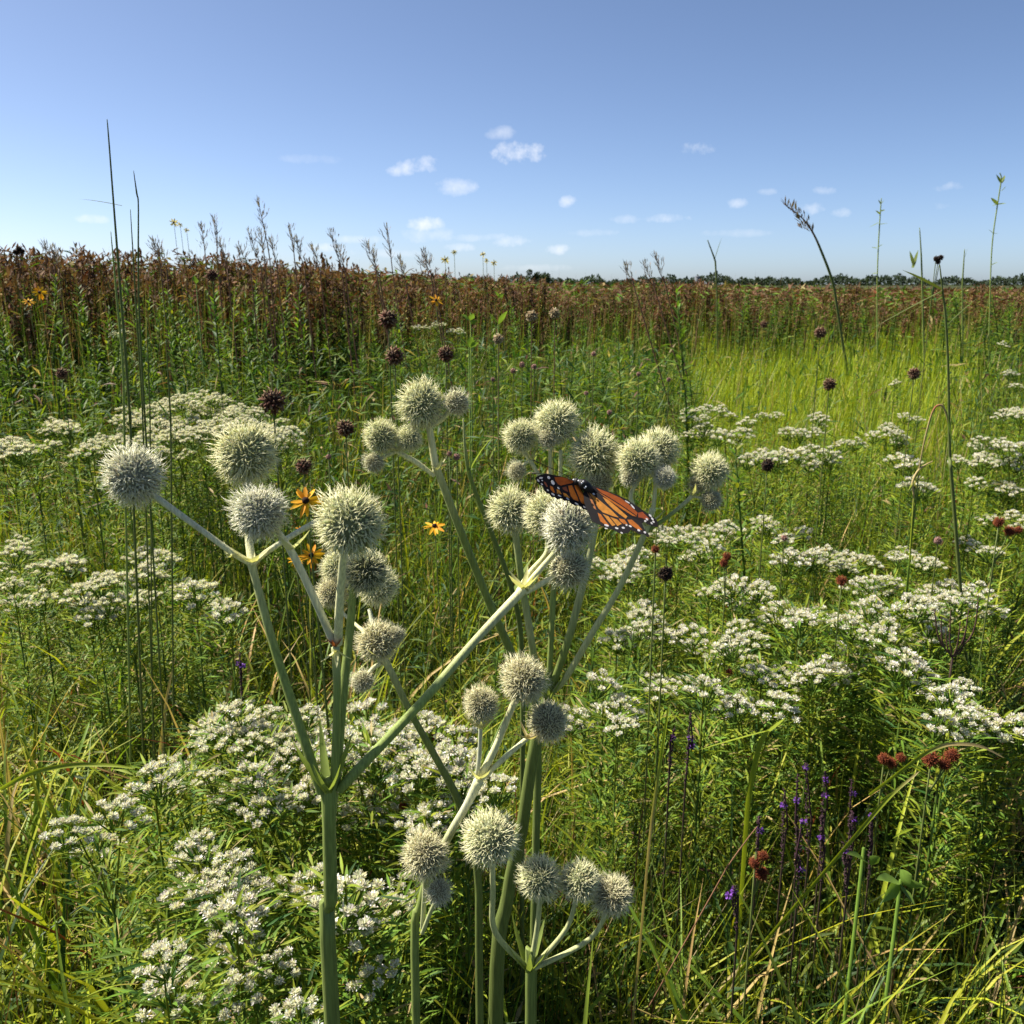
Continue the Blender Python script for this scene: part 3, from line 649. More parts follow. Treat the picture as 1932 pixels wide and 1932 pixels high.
B_.stalk([(748, 852, .666), (725, 862, .664), (712, 868, .663)], [8, 7, 6], SC); B_.stalk([(750, 850, .666), (762, 842, .664), (770, 834, .663)], [8, 7, 6], SC)
B_.bract(748, 850, .663, 4, .012, SC, None, .5, .003)
B_.head(795, 762, 100, .668, 'g'); B_.head(862, 761, 58, .665, 's'); B_.head(720, 826, 74, .664, 'g'); B_.head(773, 829, 58, .662, 'g'); B_.head(705, 873, 46, .662, 's')
B2 = thing('bare_green_stalk', 'thin dark green stalk rising behind the balls, right of the topmost cluster', 'stalk', P(985, 1932, .95) * [1, 1, 0])
mb = MB(); bp = [P(*t) for t in ((985, 1600, .9), (985, 1250, .88), (968, 1120, .86), (925, 1000, .84), (884, 890, .82), (874, 790, .81))]
tube(mb, [np.array([bp[0][0], bp[0][1], 0])] + bp, [.003, .003, .003, .0028, .0025, .002, .0006], [SG * .6] * 4 + [SG * .8, SG, SM], 8, smooth_path=4)
link('stem', mb.mesh('stem', M_STEM, True, off=np.array(B2.location)), B2)
mb = MB(); ribbons(mb, np.array([bp[3], bp[4], bp[2]]), np.array([[-.4, .1, 1.], [.5, 0, 1.], [.4, .2, 1.]]), .05, .006, [1, 1, .8, .5, .05], SG * 1.1, droop=.2, fold=.3)
link('leaf', mb.mesh('leaf', M_LEAF, off=np.array(B2.location)), B2)
# lower centre plants
D = BallPlant('lower ball-headed wildflower with three medium balls on a pale forked stalk, bottom centre', P(800, 1932, .55))
st, _ = D.stalk([(785, 1925, .55), (795, 1700, .55), (838, 1595, .55), (880, 1520, .55), (903, 1474, .55)], [15, 15, 16, 15, 21], [SG * .9, SG, SM, SB, SC], 'stem')
D.bract(905, 1468, .547, 5, .016, SC, st, .7, .004)
D.stalk([(902, 1474, .55), (935, 1410, .55), (970, 1325, .55), (980, 1300, .55)], [15, 14, 13, 12], SC)
D.stalk([(900, 1465, .55), (905, 1420, .548), (907, 1355, .545)], [10, 9, 8], SB)
D.stalk([(908, 1470, .55), (950, 1432, .55), (995, 1393, .55), (1018, 1375, .55)], [11, 11, 10, 9], [SC, SC, SC * 1.1, SC])
D.bract(996, 1392, .546, 4, .014, np.array([.6, .5, .3]), None, .4, .004); D.bract(907, 1372, .543, 4, .013, SC, None, .6, .004)
D.head(988, 1281, 100, .55, 't'); D.head(907, 1328, 74, .545, 't'); D.head(1034, 1364, 86, .55, 't')
D.stalk([(797, 1750, .54), (803, 1650, .535), (803, 1620, .53)], [9, 10, 8], SM); D.stalk([(797, 1760, .54), (815, 1715, .53), (828, 1690, .525)], [8, 8, 7], SM)
D.head(803, 1612, 92, .53, 't'); D.head(829, 1682, 54, .522, 's')
G_ = BallPlant('row of ball heads cut by the bottom edge, lowest wildflower right of the pale stalk', P(1000, 1932, .56))
J = (1000, 1830, .56)
st, _ = G_.stalk([(1000, 1930, .56), J], [18, 17], [SG * .8, SG], 'stem')
G_.stalk([J, (935, 1760, .55), (930, 1680, .54), (929, 1600, .53)], [10, 11, 11, 10], [SG, SM, SM * 1.1, SC])
G_.stalk([J, (1015, 1740, .555), (1020, 1660, .55)], [10, 10, 9], SM); G_.stalk([J, (1070, 1750, .555), (1092, 1665, .55)], [10, 9, 9], SM); G_.stalk([J, (1115, 1770, .555), (1154, 1690, .55)], [10, 9, 8], SM)
G_.head(928, 1582, 112, .53, 'g'); G_.head(1020, 1658, 90, .55, 'g'); G_.head(1093, 1664, 82, .55, 'g'); G_.head(1154, 1690, 84, .55, 't')
G_.bract(998, 1832, .557, 5, .03, SG * 1.1, st, 1.2, .006)

# ------------------------------------------------------------------ butterfly
def Lc(x, y): s = 130 / 1932; return ((1000 + x * s) / 1.00725, (880 + y * s) / 1.00725)
def Rc(x, y): s = 150 / 1932; return ((1110 + x * s) / 1.00725, (900 + y * s) / 1.00725)
BY = .515; BC = P(1105, 925, BY)
def plane_pt(q, y, n, off):
    d = ray(q, y); o = np.array([0, 0, H]); n = np.asarray(n, float)
    return o + d * (np.dot(BC + off - o, n) / np.dot(d, n))
def wing(name, cv, sil, cells, dots, n, off, parent):
    """a thin wing: black membrane with coloured cells and pale dots standing a hair proud of it on both faces"""
    import bmesh
    me = bpy.data.meshes.new(name); bm = bmesh.new(); cl = bm.verts.layers.float_color.new('Col')
    nv = np.asarray(n, float); nv /= np.linalg.norm(nv)
    if np.dot(nv, BC - [0, 0, H]) > 0: nv = -nv
    def poly(pts, h, col, thick=0):
        P3 = [plane_pt(*cv(*p), n, np.asarray(off)) for p in pts]
        f = [bm.verts.new(tuple(p + nv * h)) for p in P3]
        g_ = [bm.verts.new(tuple(p - nv * h)) for p in P3]
        for v in f + g_: v[cl] = (*col, 1)
        bm.faces.new(f); bm.faces.new(g_[::-1])
        for i in range(len(f)):
            j = (i + 1) % len(f); bm.faces.new((f[j], f[i], g_[i], g_[j]))
    poly(sil, .00010, (.012, .009, .010))
    for pts, col in cells: poly(pts, .00016, col)
    for d_ in dots:
        x, y, rx, ry = d_[:4]; a = d_[4] if len(d_) > 4 else .6
        pts = [(x + rx * math.cos(t) * math.cos(a) - ry * math.sin(t) * math.sin(a), y + rx * math.cos(t) * math.sin(a) + ry * math.sin(t) * math.cos(a)) for t in np.arange(8) * .7854]
        poly(pts, .00022, (.75, .72, .74))
    bmesh.ops.recalc_face_normals(bm, faces=bm.faces)
    for v in bm.verts: v.co -= Vector(BC)
    bm.to_mesh(me); bm.free(); me.materials.append(M_WING)
    return link(name, me, parent)
bf = thing('butterfly', 'orange and black butterfly with white-dotted wing edges resting on the spiky balls', 'butterfly', BC)
OD, OR, OL = (.38, .085, .012), (.52, .15, .018), (.62, .25, .035)
nL = (.22, -.80, .52); nR = (-.22, -.76, .60); nF = (-.26, -.82, .50)
wing('left_wing' if False else 'wing', Lc, [(250,430),(310,370),(450,315),(620,305),(800,345),(1000,380),(1200,440),(1350,480),(1450,470),(1500,600),(1580,760),(1680,1000),(1780,1200),(1850,1340),(1790,1375),(1700,1320),(1600,1300),(1540,1230),(1480,1200),(1380,1205),(1280,1150),(1200,1060),(1080,1065),(1000,1000),(880,1025),(800,960),(720,965),(650,870),(570,845),(500,760),(470,660),(380,620),(300,530)],
     [([(800,400),(1000,395),(1180,445),(1330,515),(1300,570),(1150,592),(980,640),(900,600),(830,510)], OD),
      ([(1020,690),(1130,665),(1185,820),(1100,785),(1040,745)], (.20, .06, .03)),
      ([(1185,645),(1290,632),(1350,760),(1450,980),(1480,1080),(1340,1040),(1260,930),(1220,800)], OR),
      ([(1355,632),(1450,622),(1560,790),(1715,1120),(1690,1190),(1560,1130),(1470,920)], OR),
      ([(500,520),(560,560),(612,680),(570,665),(520,590)], (.28, .08, .04)), ([(670,640),(750,680),(812,840),(760,830),(690,750)], OR),
      ([(860,740),(930,765),(1000,880),(960,885),(870,860)], OL), ([(1040,840),(1130,870),(1240,995),(1180,985),(1070,940)], OL)],
     [(415,422,55,26,-.1),(338,495,48,24,.9),(445,600,34,18,.9),(450,495,22,16),(635,412,50,36,.9),(750,552,78,42,1.05),(610,770,34,20,.7),(755,885,58,22,.6),(945,930,60,20,.45),(1170,1010,56,20,.6),(1420,1150,62,20,.5),(1640,1245,44,22,.7),(910,710,44,20,.8),(1740,1300,36,18,.8)], nL, (0, 0, 0), bf)
wing('wing', Rc, [(120,285),(300,320),(600,440),(900,560),(1100,670),(1350,830),(1500,940),(1650,1030),(1770,1130),(1812,1230),(1800,1315),(1740,1300),(1640,1270),(1540,1235),(1480,1170),(1420,1215),(1300,1200),(1000,1080),(700,850),(400,640),(200,480)],
     [([(300,355),(600,465),(900,600),(1080,740),(1250,900),(1310,960),(1290,1035),(1150,930),(900,760),(600,570),(400,455)], OD),
      ([(330,440),(600,600),(900,790),(1150,960),(1290,1060),(1180,1030),(900,850),(600,640)], OR),
      ([(1320,960),(1430,940),(1600,1110),(1540,1135),(1400,1080),(1330,1075)], (.34, .07, .02))],
     [(1060,695,75,14,.55),(1190,810,80,17,.85),(1620,1030,48,20,.75),(1672,1108,42,20,.8),(1700,1180,34,22,.8),(1655,1215,34,20,.8),(1540,1120,38,24,.8),(1500,1165,30,22,.4)], nF, (0, .0012, 0), bf)
wing('wing', Rc, [(-20,400),(60,420),(200,470),(350,480),(450,550),(700,740),(1000,1000),(1200,1090),(1400,1160),(1440,1280),(1500,1400),(1600,1510),(1570,1565),(1480,1490),(1330,1480),(1250,1420),(1140,1380),(1100,1445),(980,1470),(850,1455),(730,1380),(600,1350),(450,1290),(330,1230),(190,1170),(120,1000),(50,860),(0,700)],
     [([(75,455),(170,560),(250,760),(305,890),(240,850),(150,640)], (.46, .18, .06)),
      ([(120,462),(260,555),(420,690),(650,880),(850,1080),(700,1040),(460,950),(350,850),(260,690)], OL),
      ([(450,570),(600,650),(800,820),(1060,1050),(1020,1105),(860,990),(700,860),(560,720)], OL),
      ([(330,960),(410,1000),(510,1140),(620,1280),(500,1240),(400,1170)], OR), ([(460,992),(590,1045),(770,1260),(690,1285),(580,1150)], OL),
      ([(640,1065),(810,1125),(920,1230),(820,1285),(750,1200)], OL), ([(850,1100),(990,1130),(1070,1250),(960,1225),(890,1170)], OR),
      ([(1060,1130),(1170,1130),(1330,1270),(1430,1385),(1300,1360),(1120,1240)], OR)],
     [(550,1270,62,24,.35),(800,1340,45,20,.3),(960,1330,40,24,.2),(1130,1290,42,20,.5),(1040,1265,26,20),(1340,1390,40,24,.5),(540,1345,40,14,.2),(920,1452,34,16,.5),(1490,1440,36,24,.6),(236,500,34,22,.5)], nR, (0, -.0016, 0), bf)
mb = MB()
def bq(cv, x, y, Y): q = cv(x, y); return P(q[0], q[1], Y)
tube(mb, [bq(Lc, 1340, 500, BY), bq(Lc, 1400, 510, BY), bq(Lc, 1480, 540, BY), bq(Lc, 1600, 590, BY - .001), bq(Lc, 1720, 690, BY - .001), bq(Lc, 1800, 780, BY), bq(Lc, 1790, 900, BY + .003), bq(Lc, 1830, 1100, BY + .005), bq(Lc, 1860, 1250, BY + .007)],
     [.0008, .0021, .0019, .0032, .0032, .0022, .0021, .0018, .0007], (.014, .012, .013), 10, smooth_path=3)
for (x, y) in ((1340, 470), (1615, 522), (1565, 572), (1685, 672), (1655, 700), (1480, 500)):
    c = bq(Lc, x, y, BY - .0042); sphere(mb, c, .00055, (.8, .78, .8), 8, 5)
link('body', mb.mesh('body', M_DARK, True, off=BC), bf)
def ant(pts, rr, nm='antenna'):
    mb = MB(); tube(mb, [bq(lambda x, y: ((980 + x * 300 / 1932) / 1.00725, (780 + y * 300 / 1932) / 1.00725), *p) for p in pts], rr, (.02, .015, .012), 6, smooth_path=2)
    link(nm, mb.mesh(nm, M_DARK, True, off=BC), bf)
ant([(705, 850, BY), (540, 752, BY), (400, 692, BY), (250, 622, BY), (218, 608, BY)], [.0002, .0002, .0002, .0003, .0005])
ant([(700, 858, BY), (500, 800, BY + .004), (320, 770, BY + .006), (200, 768, BY + .008)], [.0002, .0002, .0002, .0005])
ant([(640, 1090, BY + .002), (620, 1180, BY - .002), (590, 1225, BY - .004), (540, 1230, BY - .002)], .0003, 'leg')
ant([(800, 1130, BY + .004), (780, 1190, BY + .002), (760, 1240, BY)], .0003, 'leg')

# ------------------------------------------------------------------ dried seed heads and rust tufts
def seed_mesh(c0, c1, n=95, sp=False):
    mb = MB(); sphere(mb, (0, 0, 0), .55, c0 * .5, 12, 8, bump=.08)
    v = fib(n, .08)
    if sp:
        spikes(mb, v * .4, v, rng.uniform(.4, .65, n), .05, c0, c1, .3)
    else:
        spikes(mb, v * .5, v, rng.uniform(.25, .5, n), rng.uniform(.08, .13, n), mixcol(n, [c0, c0 * 2.2, c1 * .7], [4, 2, 1]), mixcol(n, [c1, c0 * 2], [3, 1]), .9)
    return mb.mesh('seed_head', M_DRY)
SD = [seed_mesh(np.array([.075, .03, .02]), np.array([.32, .22, .13])) for _ in range(2)]
STN = [seed_mesh(np.array([.28, .2, .11]), np.array([.5, .42, .28]))]
SR = [seed_mesh(np.array([.16, .035, .015]), np.array([.34, .10, .04]), 150, True)]
SK = [seed_mesh(np.array([.02, .014, .012]), np.array([.09, .05, .03]))]
def seed_plant(name, heads, Y, label, ms, group=None, lean=0, stemcol=None, cat='seed head'):
    q0, y0 = heads[0][:2]; p = P(q0, y0, Y); base = np.array([p[0] + lean, p[1], 0])
    t = thing(name, label, cat, base, group)
    for k, (q, y, d) in enumerate(heads):
        hp = P(q, y, Y); dist = np.linalg.norm(hp - [0, 0, H])
        link('seed_head', random.choice(ms), t, tuple(hp - base), (random.random() * 6, random.random() * 6, 0), d / F * dist * .52)
        mb = MB(); j = P(q0, y0, Y) - [-lean * .1, 0, .05 * Y]
        pts = [base * 1.0, j - base * 0, hp] if k == 0 else [j, (j + hp) / 2 - [0, 0, .004], hp]
        tube(mb, pts, [.0014, .0012, .001] if k == 0 else .001, STEMG * .45 if stemcol is None else stemcol, 5, smooth_path=3)
        link('stem', mb.mesh('stem', M_STEM, True, off=base), t)
SDL = [((733, 603, 44), 1.6, 'large brown dried seed head against the brown band, higher of two stacked'), ((745, 672, 42), 1.6, 'brown dried seed head just above the topmost spiky ball'),
       ((841, 668, 36), 1.7, 'brown dried seed head right of and above the topmost spiky ball'), ((515, 757, 58), 1.2, 'largest brown dried seed head beside the distant white mint, left of centre'),
       ((652, 808, 40), 1.5, 'brown dried seed head left of the topmost cluster of balls'), ((573, 880, 36), 1.5, 'small brown dried seed head above the yellow daisy'),
       ((1548, 628, 26), 2.5, 'brown dried seed head at the far edge of the bright grass'), ((1565, 725, 28), 2.1, 'brown dried seed head standing in the middle of the bright grass'),
       ((1725, 705, 26), 2.1, 'brown dried seed head beside the tall thin stem at right'), ((400, 520, 26), 2.6, 'brown dried seed head on the horizon near the left leafy plant'),
       ((1441, 612, 16), 4.0, 'tiny brown seed head at the left edge of the bright grass'),
       ((117, 705, 24), 2.2, 'brown dried seed head at far left above the white mint'), ((1448, 878, 30), 1.6, 'dark seed head in the white mint right of the ball flowers')]
for (h, Y, lab) in SDL: seed_plant('dried_seed_head', [h], Y, lab, SD if 'dark' not in lab else SK)
for (h, lab) in (((1003, 597, 26), 'tan dried seed head, left one of a pale pair above centre'), ((1047, 592, 24), 'tan dried seed head, right one of a pale pair above centre'), ((940, 640, 24), 'pale mauve seed head under the milkweed leaves')):
    seed_plant('tan_seed_head', [h], 2.4, lab, STN, stemcol=BRN)
seed_plant('dark_seed_head', [(1766, 488, 11), (1775, 486, 11), (1770, 494, 10)], 2.6, 'small dark triple seed head standing on the skyline at right', SK, stemcol=STEMG * .5)
seed_plant('dark_seed_head', [(36, 470, 12), (30, 476, 12), (42, 474, 10)], 4.5, 'small dark seed head on the skyline at far left', SK, stemcol=BRN * .7)
for (hs, Y, lab) in (([(1757, 1432, 34), (1797, 1426, 30), (1782, 1442, 28)], 1.0, 'bright rust-red spiky triple tuft over the grass at lower right'),
                     ([(1668, 1432, 24), (1682, 1440, 24), (1700, 1430, 20)], 1.08, 'duller rust-red tuft left of the bright triple tuft'),
                     ([(1425, 1628, 26), (1437, 1648, 30), (1440, 1615, 22)], .85, 'rust-brown tuft low among the purple spikes'),
                     ([(1885, 985, 22), (1905, 1002, 22), (1922, 1000, 16)], 1.4, 'red tuft at the right edge beside the white drift'),
                     ([(1372, 1050, 20), (1366, 1062, 20)], 1.4, 'dark red tuft in the mint right of the butterfly'),
                     ([(1588, 1096, 24)], 1.35, 'small dark red tuft centred above the white drift'),
                     ([(1376, 1268, 18)], 1.2, 'small red tuft below the right-hand mint'),
                     ([(1237, 1036, 20)], 1.1, 'dark red tuft just right of the butterfly'),
                     ([(1256, 1082, 34)], 1.1, 'dark maroon tuft below right of the butterfly'),
                     ([(830, 1398, 20), (815, 1392, 18)], 1.0, 'dark red tuft over the foreground mint'),
                     ([(760, 1520, 18)], .9, 'tiny rust tuft inside the foreground mint')):
    seed_plant('red_seed_tuft', hs, Y, lab, SR if 'maroon' not in lab else SK, stemcol=STEMG * .6)

SPK = [seed_mesh(np.array([.24, .13, .10]), np.array([.42, .28, .24]), 110)]
for (q, y, d_) in ((985, 688, 13), (1008, 692, 12), (968, 700, 12), (1150, 778, 12), (1045, 770, 11), (1106, 742, 10), (862, 862, 16), (848, 856, 12), (1120, 668, 11), (930, 716, 10), (1205, 706, 10), (1262, 716, 10), (620, 862, 12), (1480, 1015, 14), (1770, 1020, 16)):
    seed_plant('pink_flower_head', [(q, y, d_)], 2.2 if y < 800 else 1.6, 'tiny dull pink flower head dotted in the green meadow', SPK, 'tiny pink flower heads in the meadow', cat='wildflower')
# ------------------------------------------------------------------ yellow daisies
YEL = np.array([.80, .42, .015])
def daisy(q, y, d, Y, lab, tilt=(.9, 0), npet=11, grp=None, name='yellow_daisy', pale=False):
    p = P(q, y, Y); dist = np.linalg.norm(p - [0, 0, H]); s = d / F * dist * .5
    base = np.array([p[0] + .02, p[1] + .03, 0]); t = thing(name, lab, 'wildflower', base, grp)
    mb = MB(); a = np.arange(npet) * 6.283 / npet + rng.normal(0, .15, npet)
    dd = np.stack([np.cos(a), np.sin(a), rng.uniform(-.25, .35, npet)], 1)
    ribbons(mb, np.stack([np.cos(a), np.sin(a), a * 0], 1) * .18, dd, rng.uniform(.65, .9, npet), .26, [.6, 1, .95, .3], mixcol(npet, [YEL, YEL * [.95, .8, 1]], [2, 1], .1) if not pale else np.array([.8, .6, .1]), droop=rng.uniform(0, .35, npet), fold=.25, roll=rng.uniform(-.4, .4, npet))
    link('petals', mb.mesh('petals', M_PETAL), t, tuple(p - base), (tilt[0], tilt[1], random.random()), s)
    mb = MB(); sphere(mb, (0, 0, .08), .22, (.03, .014, .01), 10, 7, (1, 1, .8), .06)
    link('flower_centre', mb.mesh('flower_centre', M_DRY), t, tuple(p - base), (tilt[0], tilt[1], 0), s)
    mb = MB(); tube(mb, [(0, 0, 0), (p - base) * [.5, .5, .6], p - base], [.0012, .001, .0009], STEMG * .5, 5, smooth_path=3)
    link('stem', mb.mesh('stem', M_STEM, True), t)
daisy(577, 945, 62, 1.05, 'open yellow daisy between two large spiky balls, facing the camera', (1.0, .2))
daisy(820, 993, 42, 1.4, 'flat yellow daisy seen edge-on, left of the group of balls', (.35, -.1))
daisy(588, 1048, 46, 1.1, 'yellow daisy half hidden under the largest spiky ball', (.9, -.5))
daisy(558, 1058, 32, 1.15, 'small yellow daisy left under the largest spiky ball', (.4, .3))
daisy(75, 552, 24, 2.6, 'bright yellow daisy at far left before the brown band', (1.1, .3))
daisy(54, 569, 20, 2.6, 'smaller yellow daisy just below left of the far left one', (.6, 0))
daisy(823, 567, 26, 3.0, 'yellow daisy against the brown band above the topmost balls', (.8, -.3))
daisy(565, 998, 18, 1.1, 'withered dark-centred daisy below the open yellow one', (.6, 0), 5)
for (q, y, dd_) in ((840, 490, 17), (857, 476, 12)): daisy(q, y, dd_, 3.6, 'pale yellow skyline bloom of the pair left of centre', (1.2, .3), 9, 'left pair of skyline yellow blooms', pale=True)
for (q, y, dd_) in ((911, 480, 12), (918, 492, 12), (932, 496, 13)): daisy(q, y, dd_, 3.6, 'pale yellow skyline bloom of the trio near the centre', (1.2, -.3), 9, 'trio of skyline yellow blooms', pale=True)
for (q, y, dd_) in ((328, 420, 16), (340, 424, 10), (352, 434, 10)): daisy(q, y, dd_, 3.8, 'small yellow bloom on the tall skyline stem at left', (1.2, 0), 9, 'yellow blooms on the left skyline stem', pale=True)

# ------------------------------------------------------------------ purple vervain
PUR = np.array([.15, .05, .30])
def vervain(q, yt, yb, Y, bl, lab, grp=None):
    p1 = P(q, yt, Y); p0 = P(q + random.uniform(-10, 10), yb, Y); base = np.array([p0[0], p0[1] + .0, 0]); t = thing('purple_flower_spike', lab, 'wildflower', base, grp)
    mb = MB(); mid = (p0 + p1) / 2 + [random.uniform(-.007, .007), 0, 0]
    tube(mb, [base, p0, mid, p1], [.001, .0012, .0012, .0006], [STEMG * .4, (.06, .04, .03), (.07, .035, .04), (.08, .035, .05)], 6, smooth_path=3)
    n = 90; tt = rng.random(n); bb = p0 + (p1 - p0) * tt[:, None]; v = nrm(np.concatenate([rng.normal(0, 1, (n, 2)), np.full((n, 1), .8)], 1))
    spikes(mb, bb, v, .004, .0009, (.045, .03, .03), (.09, .045, .06), .2)
    link('stem', mb.mesh('stem', M_DRY, off=base), t)
    for (bx, by) in bl:
        c = P(bx, by, Y); n = 16; v = fib(n, .1); mb = MB()
        ribbons(mb, c + v * .0015, nrm(v * [1, 1, .5]), rng.uniform(.0025, .004, n), .0024, [.4, 1, .7], mixcol(n, [PUR, PUR * 1.6, PUR * .6], [3, 1, 1], .2), fold=.2, roll=rng.uniform(-1, 1, n))
        link('blossom', mb.mesh('blossom', M_PETAL, off=base), t)
VL = 'thin dark spike with small purple blossoms in the lower right grass'
VG = 'purple flower spikes in the lower right grass'
for (q, yt, yb, Y, bl) in ((1505, 1460, 1640, .95, [(1503, 1510), (1516, 1550)]), (1520, 1440, 1620, 1.0, [(1520, 1447)]), (1556, 1455, 1600, .98, [(1558, 1470), (1556, 1500)]),
                           (1607, 1470, 1600, 1.0, [(1610, 1497)]), (1480, 1490, 1640, .93, [(1478, 1520)]), (1432, 1540, 1660, .9, [(1434, 1566)]), (1512, 1560, 1700, .9, [(1512, 1640)]),
                           (1592, 1590, 1690, .9, [(1594, 1605)]), (1608, 1530, 1640, .95, [(1612, 1545)]), (1645, 1535, 1660, .95, [(1645, 1540)]), (1550, 1540, 1670, .92, [(1550, 1580)]), (1385, 1670, 1760, .84, [(1385, 1680), (1375, 1690)])):
    vervain(q, yt, yb, Y, bl, VL, VG)
vervain(1302, 1345, 1480, 1.0, [(1303, 1392), (1306, 1408)], 'purple spike right of the lower balls, taller of two near the folded blade')
vervain(1272, 1375, 1460, 1.02, [(1270, 1392)], 'purple spike right of the lower balls, shorter of two near the folded blade')
vervain(452, 1235, 1320, 1.2, [(450, 1252), (458, 1256)], 'lone purple blossom spike left of the forked stalk in shade')
bb_ = P(1797, 1240, 1.3); t = thing('dark_spiky_plant', 'dark plant with bare upward-curving spikes in front of the white drift at right', 'plant', bb_ * [1, 1, 0])
for (qx, qy, mx_) in ((1763, 1150, 1772), (1776, 1162, 1778), (1794, 1150, 1792), (1812, 1172, 1806), (1828, 1148, 1818), (1846, 1122, 1836), (1784, 1185, 1788), (1822, 1190, 1814)):
    mb = MB(); tube(mb, [bb_, P(mx_, (qy + 1240) / 2 + 12, 1.3), P(qx, qy, 1.3)], [.0009, .0013, .0006], (.10, .055, .045), 6, smooth_path=4)
    link('spike', mb.mesh('spike', M_DRY, off=np.array(t.location)), t)
mb = MB(); tube(mb, [bb_ * [1, 1, 0], bb_], .0018, (.06, .04, .03), 6); link('stem', mb.mesh('stem', M_DRY, off=np.array(t.location)), t)

# ------------------------------------------------------------------ tall bare grass stalks at left
def strap(mb, pts, rad, col):
    # a flat grass blade with a shallow V fold, slowly twisting along a curved path
    m = len(pts); tn = np.linspace(0, m - 1, m * 5); pts = np.array(pts); col = np.array(col, float)
    if len(col) != m: col = col[np.linspace(0, len(col) - 1, m).round().astype(int)]
    q = np.stack([np.interp(tn, np.arange(m), pts[:, k]) for k in range(3)], 1)
    for _ in range(5): q[1:-1] = (q[:-2] + 2 * q[1:-1] + q[2:]) / 4
    w_ = np.interp(tn, np.arange(m), rad) * .95; w_[-1] *= .1
    c = np.stack([np.interp(tn, np.arange(m), col[:, k]) for k in range(3)], 1)
    tg = nrm(np.gradient(q, axis=0)); tw = np.linspace(-.5, .7, len(q))
    sd = nrm(np.cross(tg, [.1, -1, .45])); up = nrm(np.cross(sd, tg)); sd = sd * np.cos(tw)[:, None] + up * np.sin(tw)[:, None]; nn_ = np.cross(sd, tg)
    V = np.stack([q - sd * w_[:, None], q - nn_ * (w_ * .45)[:, None], q + sd * w_[:, None]], 1)
    C = np.stack([c, c * .85, c], 1); Q = []
    for i in range(len(q) - 1):
        for k in (0, 1): a = i * 3 + k; Q.append([a, a + 1, a + 4, a + 3])
    mb.add(V.reshape(-1, 3), C.reshape(-1, 3), quads=Q)
def stalk(name, pts, wid, col, lab, leaves=(), cat='grass stalk', grp=None, plume=None, ground=True):
    pp = [P(*p) for p in pts]; rr = [w_ / F * np.linalg.norm(p - [0, 0, H]) * .5 for w_, p in zip(wid, pp)]
    base = np.array([pp[0][0], pp[0][1], 0]); t = thing(name, lab, cat, base, grp)
    if ground:
        dv = nrm(pp[0] - pp[1])
        if dv[2] < -.35: base = pp[0] + dv * min(pp[0][2] / -dv[2], 1.6); base[2] = 0; t.location = tuple(base)
        pp.insert(0, base.copy()); rr.insert(0, rr[0])
    mb = MB()
    if 'blade' in name: strap(mb, pp, rr, col); link('leaf', mb.mesh('leaf', M_GRASS, off=base), t)
    else: tube(mb, pp, rr, col, 6, smooth_path=4); link('stem', mb.mesh('stem', M_STEM, True, off=base), t)
    for (a, b_, w_) in leaves:
        pa, pb_ = P(*a), P(*b_); mb = MB(); Ln_ = np.linalg.norm(pb_ - pa)
        ribbons(mb, [pa], [pb_ - pa], Ln_, w_ / F * np.linalg.norm(pa - [0, 0, H]), [.7, 1, .9, .6, .05], np.array(col) if np.ndim(col) == 1 else np.array(col[0]), droop=.06, fold=.3)
        link('leaf', mb.mesh('leaf', M_GRASS, off=base), t)
    if plume:
        mb = MB()
        for (a, b_, n, spread, ln, wd, pc) in plume:
            pa, pb_ = P(*a), P(*b_); dist = np.linalg.norm(pa - [0, 0, H]); tt = rng.random(n) ** .9
            sd = nrm(np.concatenate([rng.normal(0, 1, (n, 2)), np.full((n, 1), 1.1)], 1)); mid = pa + (pb_ - pa) * tt[:, None]
            offs = sd * (rng.random(n) * spread / F * dist * np.sin(np.pi * np.clip(tt * .8 + .15, 0, 1)))[:, None]
            ribbons(mb, mid + offs, nrm(sd + nrm(pb_ - pa) * .9), ln / F * dist * rng.uniform(.6, 1.3, n), wd / F * dist, [.4, 1, .1], np.asarray(pc) * rng.uniform(.7, 1.3, (n, 1)), fold=.3)
            k = n // 3
            for i in range(k): tube(mb, [mid[i] - nrm(pb_ - pa) * .01, (mid + offs)[i]], .00035 * dist, pc, 3, cap=False)
        link('plume', mb.mesh('plume', M_DRY, off=base), t)
    return t
GD = STEMG * .5
stalk('tall_grass_stalk', [(250, 900, 1.25), (246, 800, 1.25), (236, 660, 1.25), (228, 560, 1.25), (214, 380, 1.25), (205, 260, 1.25), (202, 225, 1.25)], [4.5, 4.5, 5, 4.5, 3.2, 2.4, 1.2], [GD] * 8, 'thickest and tallest bare grass stalk crossing the whole sky at left', [((230, 388, 1.25), (150, 370, 1.27), 4)])
stalk('tall_grass_stalk', [(280, 900, 1.27), (274, 800, 1.27), (263, 600, 1.27), (261, 480, 1.27), (261, 385, 1.27), (258, 365, 1.27), (252, 322, 1.27)], [3.6, 3.6, 3.6, 3, 2.4, 3, 1], [GD] * 8, 'grass stalk with a bent upper blade, right of the tallest stalk')
stalk('tall_grass_stalk', [(273, 900, 1.3), (268, 760, 1.3), (258, 600, 1.3), (251, 480, 1.3), (246, 395, 1.3)], [3, 3, 3, 2.4, 1], [GD] * 6, 'shorter grass stalk between the tallest and the bent-tipped one')
stalk('tall_grass_stalk', [(236, 900, 1.3), (232, 700, 1.3), (220, 560, 1.3), (209, 437, 1.3)], [4, 4, 4, 1.2], [STEMG * 1.1] * 5, 'pale short grass stalk left of the tallest stalk')
